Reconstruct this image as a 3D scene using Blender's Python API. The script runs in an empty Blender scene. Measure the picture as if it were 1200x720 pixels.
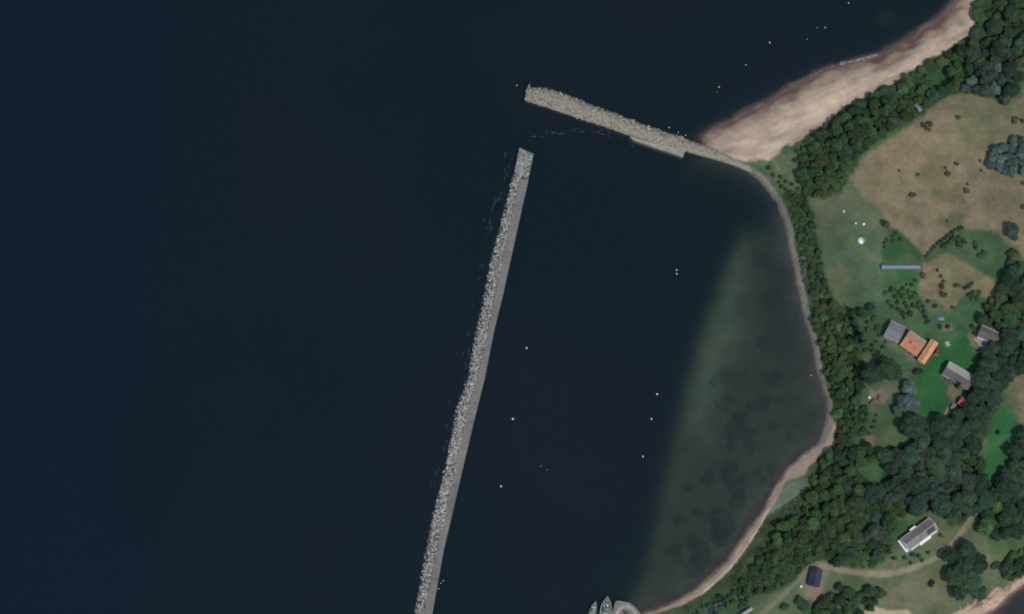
import bpy, math, random
import numpy as np
from mathutils import Vector, Matrix

SEED = 7
rng = random.Random(SEED)
nrs = np.random.RandomState(SEED)
scene = bpy.context.scene
COL = scene.collection

# ------------------------------------------------------------------ camera
D = 1600.0
GW = 480.0                      # metres across the frame
TILT, CAZ = math.radians(14), math.radians(200)
cdir = Vector((math.sin(TILT)*math.sin(CAZ), math.sin(TILT)*math.cos(CAZ), math.cos(TILT)))
fwd = -cdir
right = fwd.cross(Vector((0, 1, 0))).normalized()
up = right.cross(fwd).normalized()
campos = cdir * D
cam_d = bpy.data.cameras.new("camera")
cam = bpy.data.objects.new("camera", cam_d)
COL.objects.link(cam)
cam.matrix_world = Matrix(((right.x, up.x, -fwd.x, campos.x), (right.y, up.y, -fwd.y, campos.y),
                           (right.z, up.z, -fwd.z, campos.z), (0, 0, 0, 1)))
cam_d.sensor_width = 36
cam_d.lens = 36 * D / GW
cam_d.clip_start = 10
cam_d.clip_end = 9000
scene.camera = cam

def P(px, py, z=0.0):
    """survey: where on the level z the photograph's point lies"""
    u = (px - 600) / 1200 * GW / D
    v = (360 - py) / 1200 * GW / D
    d = fwd + right * u + up * v
    t = (z - campos.z) / d.z
    return (campos.x + d.x * t, campos.y + d.y * t)

# ------------------------------------------------------------------ light
SUN_AZ, SUN_EL = math.radians(143), math.radians(59)
sdir = Vector((math.cos(SUN_EL)*math.sin(SUN_AZ), math.cos(SUN_EL)*math.cos(SUN_AZ), math.sin(SUN_EL)))
sl = bpy.data.lights.new("sun", 'SUN')
sl.energy = 2.6
sl.angle = math.radians(0.53)
sl.color = (1.0, 0.955, 0.89)
so = bpy.data.objects.new("sun", sl)
COL.objects.link(so)
so.rotation_euler = sdir.to_track_quat('Z', 'Y').to_euler()
so.location = sdir * 600
w = bpy.data.worlds.new("World")
scene.world = w
w.use_nodes = True
nt = w.node_tree
nt.nodes.clear()
sky = nt.nodes.new('ShaderNodeTexSky')
sky.sky_type = 'NISHITA'
sky.sun_disc = False
sky.sun_elevation = SUN_EL
sky.sun_rotation = SUN_AZ
bg = nt.nodes.new('ShaderNodeBackground')
bg.inputs['Strength'].default_value = 0.15
wo = nt.nodes.new('ShaderNodeOutputWorld')
nt.links.new(sky.outputs[0], bg.inputs[0])
nt.links.new(bg.outputs[0], wo.inputs[0])
vs = scene.view_settings
vs.view_transform = 'Standard'
vs.look = 'None'
vs.exposure = 0.0
vs.gamma = 1.0
vs.use_curve_mapping = False
scene.render.engine = 'CYCLES'
cy = scene.cycles
cy.max_bounces = 5
cy.diffuse_bounces = 2
cy.glossy_bounces = 2
cy.transmission_bounces = 3
cy.transparent_max_bounces = 12
cy.volume_bounces = 0
cy.use_denoising = True
cy.sample_clamp_indirect = 3
cy.filter_width = 1.9

# ------------------------------------------------------------------ small numeric helpers
def smooth(a, b, x):
    t = np.clip((np.asarray(x, float) - a) / (b - a), 0, 1)
    return t * t * (3 - 2 * t)

_tab = nrs.rand(256, 256)
def vnoise(X, Y, s):
    x = np.asarray(X, float) / s + 517.3
    y = np.asarray(Y, float) / s + 331.7
    xi = np.floor(x).astype(int); yi = np.floor(y).astype(int)
    fx = x - xi; fy = y - yi
    fx = fx*fx*(3-2*fx); fy = fy*fy*(3-2*fy)
    a = _tab[xi % 256, yi % 256]; b = _tab[(xi+1) % 256, yi % 256]
    c = _tab[xi % 256, (yi+1) % 256]; d = _tab[(xi+1) % 256, (yi+1) % 256]
    return (a*(1-fx)+b*fx)*(1-fy) + (c*(1-fx)+d*fx)*fy       # 0..1
def fnoise(X, Y, s):
    return (vnoise(X, Y, s) + 0.5*vnoise(Y, X, s*0.47) + 0.25*vnoise(X, Y, s*0.21)) / 1.75

def seg_dist(X, Y, poly, closed=True):
    best = np.full(np.shape(X), 1e9)
    n = len(poly)
    for i in range(n if closed else n-1):
        ax, ay = poly[i]; bx, by = poly[(i+1) % n]
        dx, dy = bx-ax, by-ay
        L = dx*dx+dy*dy + 1e-9
        t = np.clip(((X-ax)*dx + (Y-ay)*dy)/L, 0, 1)
        best = np.minimum(best, (X-ax-t*dx)**2 + (Y-ay-t*dy)**2)
    return np.sqrt(best)
def inside(X, Y, poly):
    r = np.zeros(np.shape(X), bool)
    n = len(poly)
    for i in range(n):
        ax, ay = poly[i]; bx, by = poly[(i+1) % n]
        if ay == by: continue
        c = (ay > Y) != (by > Y)
        r ^= c & (X < (bx-ax)*(Y-ay)/(by-ay) + ax)
    return r
def sdf(X, Y, poly):
    d = seg_dist(X, Y, poly)
    return np.where(inside(X, Y, poly), d, -d)

# ------------------------------------------------------------------ coast
north_shore = [(1175,-60),(1125,-12),(1120,0),(1112,10),(1092,25),(1072,40),(1050,54),(1030,64),(1005,71),(975,79),
               (952,89),(927,100),(910,111),(900,118),(872,132),(845,146),(822,160)]
inner_shore = [(826,184),(850,191),(875,200),(890,210),(900,222),(910,237),(920,265),(925,292),(932,320),(936,345),
               (945,375),(952,405),(957,432),(965,460),(970,480),(967,503),(957,521),(937,535),(922,548),(910,567),
               (892,597),(872,628),(852,655),(827,678),(802,697),(787,707),(768,713),(752,718),(744,722)]
south_shore = [(735,760),(760,800),(860,790),(940,762),(1000,740),(1060,731),(1110,728),(1150,724),(1168,714),
               (1185,698),(1200,688),(1240,660),(1320,600)]
coast_px = [(1500,-420)] + north_shore + inner_shore + south_shore + [(1700,450),(3500,250),(9000,200),(9000,-5000),(3500,-2600)]
coast = [P(*p) for p in coast_px]
N0, N1 = P(900, 185)[1], P(900, 120)[1]
shallow = [P(*p) for p in [(868,268),(850,300),(836,340),(818,385),(806,430),(792,490),(780,545),(768,600),(756,655),(740,705),(735,740),
           (830,720),(880,660),(930,580),(985,520),(985,470),(960,380),(945,330),(925,270)]]
plume = [P(*p) for p in [(858,290),(845,325),(826,380),(812,430),(800,500),(830,510),(850,440),(872,390),(878,330),(872,295)]]
topbar = P(1042, 14)
southbay = [P(*p) for p in [(1150,730),(1170,708),(1200,684),(1240,650),(1260,700),(1180,760)]]

def terrain(X, Y):
    X = np.asarray(X, float); Y = np.asarray(Y, float)
    d = sdf(X, Y, coast)
    d = d + (fnoise(X, Y, 7.0) - 0.5) * 2.4 * smooth(-12, 0, d)
    nb = smooth(N0, N1, Y)
    bs = 4.5 + 13.5 * nb
    land = 1.0*smooth(0, bs, d) + 5.2*smooth(bs, bs+30, d) + (fnoise(X, Y, 45.0)-0.5)*1.6*smooth(20, 60, d)
    m = smooth(-12, 6, sdf(X, Y, shallow))
    pm = smooth(-9, 9, sdf(X, Y, plume))
    dep = 15.0**(1-m) * 2.9**m - 1.1*pm*m
    tb = np.exp(-((X-topbar[0])**2 + (Y-topbar[1])**2)/60.0)
    dep = dep - 11.0*tb*(0.6+.5*vnoise(X, Y, 5))
    sbm = smooth(-4, 4, sdf(X, Y, southbay)); dep = dep*(1-sbm) + 0.55*sbm
    dep = dep * (0.92 + 0.16*fnoise(X, Y, 12))
    dd = np.maximum(-d, 0)
    ee = dd*0.62*(1-nb) + (0.16*dd + 0.95*np.maximum(0, dd-1.7))*nb
    sea = -dep * (1 - np.exp(-ee/dep))
    return np.where(d > 0, land, sea), d

def tz(x, y):
    return float(terrain(np.array([x]), np.array([y]))[0][0])
def G(px, py, h=0.0):
    """ground point under the photograph's point seen at height h above the ground"""
    z = 3.0
    for _ in range(5):
        x, y = P(px, py, z + h)
        z = max(tz(x, y), 0.0)
    return Vector((x, y, z))

_z0 = {}
def gp(px, py):
    g = G(px, py)
    return (g.x, g.y)
def gpoly(pts):
    return [gp(*p) for p in pts]

# ------------------------------------------------------------------ materials
def new_mat(name):
    m = bpy.data.materials.new(name)
    m.use_nodes = True
    n = m.node_tree.nodes
    n.clear()
    out = n.new('ShaderNodeOutputMaterial')
    return m, n, m.node_tree.links, out
def principled(n, l, out, rough=0.8, spec=0.3):
    b = n.new('ShaderNodeBsdfPrincipled')
    b.inputs['Roughness'].default_value = rough
    b.inputs['Specular IOR Level'].default_value = spec
    l.new(b.outputs[0], out.inputs['Surface'])
    return b
def rgba(c): return (c[0], c[1], c[2], 1.0)

def mat_plain(name, col, rough=0.7, var=0.18, scale=1.2, spec=0.3, metallic=0.0, stripes=0.0, stripe_axis='X', stripe_scale=2.0, bump=0.0):
    """solid colour broken up by object-space dirt noise; optional ribs / boards"""
    m, n, l, out = new_mat(name)
    b = principled(n, l, out, rough, spec)
    b.inputs['Metallic'].default_value = metallic
    tc = n.new('ShaderNodeTexCoord')
    no = n.new('ShaderNodeTexNoise'); no.inputs['Scale'].default_value = scale; no.inputs['Detail'].default_value = 5
    l.new(tc.outputs['Object'], no.inputs['Vector'])
    mr = n.new('ShaderNodeMapRange')
    mr.inputs['From Min'].default_value = 0.3; mr.inputs['From Max'].default_value = 0.7
    mr.inputs['To Min'].default_value = 1-var; mr.inputs['To Max'].default_value = 1+var
    l.new(no.outputs['Fac'], mr.inputs['Value'])
    val = mr.outputs[0]
    if stripes:
        wv = n.new('ShaderNodeTexWave'); wv.wave_type = 'BANDS'; wv.bands_direction = stripe_axis
        wv.inputs['Scale'].default_value = stripe_scale; wv.inputs['Distortion'].default_value = 0.4
        l.new(tc.outputs['Object'], wv.inputs['Vector'])
        mr2 = n.new('ShaderNodeMapRange'); mr2.inputs['To Min'].default_value = 1-stripes; mr2.inputs['To Max'].default_value = 1+stripes*0.4
        l.new(wv.outputs['Fac'], mr2.inputs['Value'])
        mm = n.new('ShaderNodeMath'); mm.operation = 'MULTIPLY'
        l.new(val, mm.inputs[0]); l.new(mr2.outputs[0], mm.inputs[1]); val = mm.outputs[0]
        bp = n.new('ShaderNodeBump'); bp.inputs['Strength'].default_value = 0.35; bp.inputs['Distance'].default_value = 0.03
        l.new(wv.outputs['Fac'], bp.inputs['Height']); l.new(bp.outputs[0], b.inputs['Normal'])
    elif bump:
        bp = n.new('ShaderNodeBump'); bp.inputs['Strength'].default_value = bump; bp.inputs['Distance'].default_value = 0.1
        l.new(no.outputs['Fac'], bp.inputs['Height']); l.new(bp.outputs[0], b.inputs['Normal'])
    vm = n.new('ShaderNodeVectorMath'); vm.operation = 'SCALE'
    vm.inputs[0].default_value = col[:3]
    l.new(val, vm.inputs['Scale'])
    l.new(vm.outputs[0], b.inputs['Base Color'])
    return m

def mat_leaf(name, cols, var=0.3, noise_scale=0.35):
    """foliage: hue differs from plant to plant and from clump to clump"""
    m, n, l, out = new_mat(name)
    oi = n.new('ShaderNodeObjectInfo')
    geo = n.new('ShaderNodeNewGeometry')
    ramp = n.new('ShaderNodeValToRGB')
    e = ramp.color_ramp.elements
    e[0].position = 0.0; e[0].color = rgba(cols[0])
    e[1].position = 1.0; e[1].color = rgba(cols[-1])
    for i, c in enumerate(cols[1:-1]):
        k = e.new((i+1)/(len(cols)-1)); k.color = rgba(c)
    l.new(oi.outputs['Random'], ramp.inputs[0])
    no = n.new('ShaderNodeTexNoise'); no.inputs['Scale'].default_value = noise_scale; no.inputs['Detail'].default_value = 4
    l.new(geo.outputs['Position'], no.inputs['Vector'])
    mr = n.new('ShaderNodeMapRange')
    mr.inputs['From Min'].default_value = 0.3; mr.inputs['From Max'].default_value = 0.7
    mr.inputs['To Min'].default_value = 1-var; mr.inputs['To Max'].default_value = 1+var
    l.new(no.outputs['Fac'], mr.inputs['Value'])
    mi = n.new('ShaderNodeMapRange')
    mi.inputs['To Min'].default_value = 0.8; mi.inputs['To Max'].default_value = 1.2
    l.new(geo.outputs['Random Per Island'], mi.inputs['Value'])
    m0 = n.new('ShaderNodeMath'); m0.operation = 'MULTIPLY'
    l.new(mr.outputs[0], m0.inputs[0]); l.new(mi.outputs[0], m0.inputs[1])
    sh_ = n.new('ShaderNodeMath'); sh_.operation = 'MULTIPLY'; sh_.inputs[1].default_value = 7.31; l.new(oi.outputs['Random'], sh_.inputs[0])
    fr_ = n.new('ShaderNodeMath'); fr_.operation = 'FRACT'; l.new(sh_.outputs[0], fr_.inputs[0])
    mo = n.new('ShaderNodeMapRange'); mo.inputs['To Min'].default_value = 0.78; mo.inputs['To Max'].default_value = 1.34; l.new(fr_.outputs[0], mo.inputs['Value'])
    mu = n.new('ShaderNodeMath'); mu.operation = 'MULTIPLY'; l.new(m0.outputs[0], mu.inputs[0]); l.new(mo.outputs[0], mu.inputs[1])
    vm = n.new('ShaderNodeVectorMath'); vm.operation = 'SCALE'
    l.new(ramp.outputs[0], vm.inputs[0]); l.new(mu.outputs[0], vm.inputs['Scale'])
    d = n.new('ShaderNodeBsdfDiffuse'); t = n.new('ShaderNodeBsdfTranslucent')
    mx = n.new('ShaderNodeMixShader'); mx.inputs[0].default_value = 0.38
    l.new(vm.outputs[0], d.inputs[0]); l.new(vm.outputs[0], t.inputs[0])
    l.new(d.outputs[0], mx.inputs[1]); l.new(t.outputs[0], mx.inputs[2])
    l.new(mx.outputs[0], out.inputs['Surface'])
    return m

def mat_terrain():
    m, n, l, out = new_mat('terrain_soil')
    b = principled(n, l, out, 0.95, 0.1)
    at = n.new('ShaderNodeAttribute'); at.attribute_name = 'Col'
    geo = n.new('ShaderNodeNewGeometry')
    vals = []
    for sc, lo, hi, det in ((0.03, 0.88, 1.12, 3), (0.12, 0.88, 1.12, 4), (0.5, 0.92, 1.08, 3), (2.3, 0.92, 1.08, 2)):
        no = n.new('ShaderNodeTexNoise'); no.inputs['Scale'].default_value = sc; no.inputs['Detail'].default_value = det
        l.new(geo.outputs['Position'], no.inputs['Vector'])
        mr = n.new('ShaderNodeMapRange')
        mr.inputs['From Min'].default_value = 0.3; mr.inputs['From Max'].default_value = 0.7
        mr.inputs['To Min'].default_value = lo; mr.inputs['To Max'].default_value = hi
        l.new(no.outputs['Fac'], mr.inputs['Value'])
        vals.append((mr.outputs[0], no))
    cur = vals[0][0]
    for v, _ in vals[1:]:
        mu = n.new('ShaderNodeMath'); mu.operation = 'MULTIPLY'
        l.new(cur, mu.inputs[0]); l.new(v, mu.inputs[1]); cur = mu.outputs[0]
    vm = n.new('ShaderNodeVectorMath'); vm.operation = 'SCALE'
    l.new(at.outputs['Color'], vm.inputs[0]); l.new(cur, vm.inputs['Scale'])
    l.new(vm.outputs[0], b.inputs['Base Color'])
    bp = n.new('ShaderNodeBump'); bp.inputs['Strength'].default_value = 0.5; bp.inputs['Distance'].default_value = 0.25
    l.new(vals[2][1].outputs['Fac'], bp.inputs['Height']); l.new(bp.outputs[0], b.inputs['Normal'])
    return m

def mat_water():
    m, n, l, out = new_mat('sea_water')
    geo = n.new('ShaderNodeNewGeometry')
    no = n.new('ShaderNodeTexNoise'); no.inputs['Scale'].default_value = 0.9; no.inputs['Detail'].default_value = 4
    mp = n.new('ShaderNodeMapping'); mp.inputs['Scale'].default_value = (1.0, 0.45, 1.0); mp.inputs['Rotation'].default_value = (0, 0, 0.5)
    l.new(geo.outputs['Position'], mp.inputs[0]); l.new(mp.outputs[0], no.inputs['Vector'])
    bp = n.new('ShaderNodeBump'); bp.inputs['Strength'].default_value = 0.25; bp.inputs['Distance'].default_value = 0.12
    l.new(no.outputs['Fac'], bp.inputs['Height'])
    # turbidity drifts slowly over the bay
    n2 = n.new('ShaderNodeTexNoise'); n2.inputs['Scale'].default_value = 0.007; n2.inputs['Detail'].default_value = 5
    l.new(geo.outputs['Position'], n2.inputs['Vector'])
    rp = n.new('ShaderNodeValToRGB')
    rp.color_ramp.elements[0].position = 0.35; rp.color_ramp.elements[0].color = (0.0030, 0.0098, 0.0112, 1)
    rp.color_ramp.elements[1].position = 0.65; rp.color_ramp.elements[1].color = (0.0062, 0.0096, 0.0140, 1)
    l.new(n2.outputs['Fac'], rp.inputs[0])
    sx = n.new('ShaderNodeSeparateXYZ'); l.new(geo.outputs['Position'], sx.inputs[0])
    mw = n.new('ShaderNodeMapRange'); mw.inputs['From Min'].default_value = -70; mw.inputs['From Max'].default_value = -240; l.new(sx.outputs['X'], mw.inputs['Value'])
    mc = n.new('ShaderNodeMix'); mc.data_type = 'RGBA'; l.new(mw.outputs[0], mc.inputs['Factor'])
    l.new(rp.outputs[0], mc.inputs[6]); mc.inputs[7].default_value = (0.0030, 0.0088, 0.0160, 1)
    df = n.new('ShaderNodeBsdfDiffuse'); l.new(mc.outputs[2], df.inputs[0])
    tr = n.new('ShaderNodeBsdfTransparent'); tr.inputs[0].default_value = (0.93, 0.95, 0.95, 1)
    ad = n.new('ShaderNodeAddShader'); l.new(df.outputs[0], ad.inputs[0]); l.new(tr.outputs[0], ad.inputs[1])
    gl = n.new('ShaderNodeBsdfGlossy'); gl.inputs['Roughness'].default_value = 0.16
    l.new(bp.outputs[0], gl.inputs['Normal'])
    fr = n.new('ShaderNodeFresnel'); fr.inputs['IOR'].default_value = 1.33
    l.new(bp.outputs[0], fr.inputs['Normal'])
    mx = n.new('ShaderNodeMixShader'); l.new(fr.outputs[0], mx.inputs[0]); l.new(ad.outputs[0], mx.inputs[1]); l.new(gl.outputs[0], mx.inputs[2])
    l.new(mx.outputs[0], out.inputs['Surface'])
    va = n.new('ShaderNodeVolumeAbsorption'); va.inputs['Color'].default_value = (0.50, 0.60, 0.47, 1); va.inputs['Density'].default_value = 0.46
    l.new(va.outputs[0], out.inputs['Volume'])
    return m

def mat_rock(name, dry, wet, line=0.7):
    """stone with a dark weed-covered tidal band"""
    m, n, l, out = new_mat(name)
    b = principled(n, l, out, 0.9, 0.2)
    oi = n.new('ShaderNodeObjectInfo'); geo = n.new('ShaderNodeNewGeometry')
    no = n.new('ShaderNodeTexNoise'); no.inputs['Scale'].default_value = 1.1; no.inputs['Detail'].default_value = 6
    l.new(geo.outputs['Position'], no.inputs['Vector'])
    a1 = n.new('ShaderNodeMapRange'); a1.inputs['From Min'].default_value = .3; a1.inputs['From Max'].default_value = .7
    a1.inputs['To Min'].default_value = .7; a1.inputs['To Max'].default_value = 1.3; l.new(no.outputs['Fac'], a1.inputs['Value'])
    ad = n.new('ShaderNodeMath'); ad.operation = 'ADD'; l.new(oi.outputs['Random'], ad.inputs[0]); l.new(geo.outputs['Random Per Island'], ad.inputs[1])
    fr = n.new('ShaderNodeMath'); fr.operation = 'FRACT'; l.new(ad.outputs[0], fr.inputs[0])
    a2 = n.new('ShaderNodeMapRange'); a2.inputs['To Min'].default_value = .58; a2.inputs['To Max'].default_value = 1.42; l.new(fr.outputs[0], a2.inputs['Value'])
    mu = n.new('ShaderNodeMath'); mu.operation = 'MULTIPLY'; l.new(a1.outputs[0], mu.inputs[0]); l.new(a2.outputs[0], mu.inputs[1])
    vm = n.new('ShaderNodeVectorMath'); vm.operation = 'SCALE'; vm.inputs[0].default_value = dry; l.new(mu.outputs[0], vm.inputs['Scale'])
    sx = n.new('ShaderNodeSeparateXYZ'); l.new(geo.outputs['Position'], sx.inputs[0])
    zz = n.new('ShaderNodeMath'); zz.operation = 'ADD'; l.new(sx.outputs['Z'], zz.inputs[0])
    nn = n.new('ShaderNodeMapRange'); nn.inputs['To Min'].default_value = -0.6; nn.inputs['To Max'].default_value = 0.6
    n3 = n.new('ShaderNodeTexNoise'); n3.inputs['Scale'].default_value = 0.12; n3.inputs['Detail'].default_value = 3
    l.new(geo.outputs['Position'], n3.inputs['Vector']); l.new(n3.outputs['Fac'], nn.inputs['Value']); l.new(nn.outputs[0], zz.inputs[1])
    ms = n.new('ShaderNodeMapRange'); ms.inputs['From Min'].default_value = line-0.25; ms.inputs['From Max'].default_value = line+0.25
    l.new(zz.outputs[0], ms.inputs['Value'])
    mx = n.new('ShaderNodeMix'); mx.data_type = 'RGBA'
    l.new(ms.outputs[0], mx.inputs['Factor']); mx.inputs[6].default_value = rgba(wet); l.new(vm.outputs[0], mx.inputs[7])
    l.new(mx.outputs[2], b.inputs['Base Color'])
    bp = n.new('ShaderNodeBump'); bp.inputs['Strength'].default_value = .5; bp.inputs['Distance'].default_value = .15
    l.new(no.outputs['Fac'], bp.inputs['Height']); l.new(bp.outputs[0], b.inputs['Normal'])
    return m

def mat_deck():
    """old concrete: grey, olive and rusty stains of several sizes, dark joints every five metres"""
    m, n, l, out = new_mat('old_concrete')
    b = principled(n, l, out, 0.9, 0.2)
    geo = n.new('ShaderNodeNewGeometry')
    na = n.new('ShaderNodeTexNoise'); na.inputs['Scale'].default_value = 0.09; na.inputs['Detail'].default_value = 6; na.inputs['Roughness'].default_value = .65
    l.new(geo.outputs['Position'], na.inputs['Vector'])
    rp = n.new('ShaderNodeValToRGB'); e = rp.color_ramp.elements
    e[0].position = .32; e[0].color = (0.118, 0.120, 0.098, 1)
    e[1].position = .68; e[1].color = (0.190, 0.172, 0.158, 1)
    k = e.new(.5); k.color = (0.155, 0.150, 0.136, 1)
    l.new(na.outputs['Fac'], rp.inputs[0])
    nb_ = n.new('ShaderNodeTexNoise'); nb_.inputs['Scale'].default_value = 0.9; nb_.inputs['Detail'].default_value = 5
    l.new(geo.outputs['Position'], nb_.inputs['Vector'])
    mr = n.new('ShaderNodeMapRange'); mr.inputs['From Min'].default_value = .3; mr.inputs['From Max'].default_value = .7
    mr.inputs['To Min'].default_value = .82; mr.inputs['To Max'].default_value = 1.18; l.new(nb_.outputs['Fac'], mr.inputs['Value'])
    sx = n.new('ShaderNodeSeparateXYZ'); l.new(geo.outputs['Position'], sx.inputs[0])
    md = n.new('ShaderNodeMath'); md.operation = 'PINGPONG'; md.inputs[1].default_value = 2.6; l.new(sx.outputs['Y'], md.inputs[0])
    jt = n.new('ShaderNodeMapRange'); jt.inputs['From Max'].default_value = .14; jt.inputs['To Min'].default_value = .62; jt.inputs['To Max'].default_value = 1; l.new(md.outputs[0], jt.inputs['Value'])
    mu = n.new('ShaderNodeMath'); mu.operation = 'MULTIPLY'; l.new(mr.outputs[0], mu.inputs[0]); l.new(jt.outputs[0], mu.inputs[1])
    vm = n.new('ShaderNodeVectorMath'); vm.operation = 'SCALE'; l.new(rp.outputs[0], vm.inputs[0]); l.new(mu.outputs[0], vm.inputs['Scale'])
    l.new(vm.outputs[0], b.inputs['Base Color'])
    return m

def mat_glass(name, col=(0.03, 0.04, 0.05)):
    m, n, l, out = new_mat(name)
    b = principled(n, l, out, 0.08, 0.5)
    b.inputs['Base Color'].default_value = rgba(col)
    return m

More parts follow.
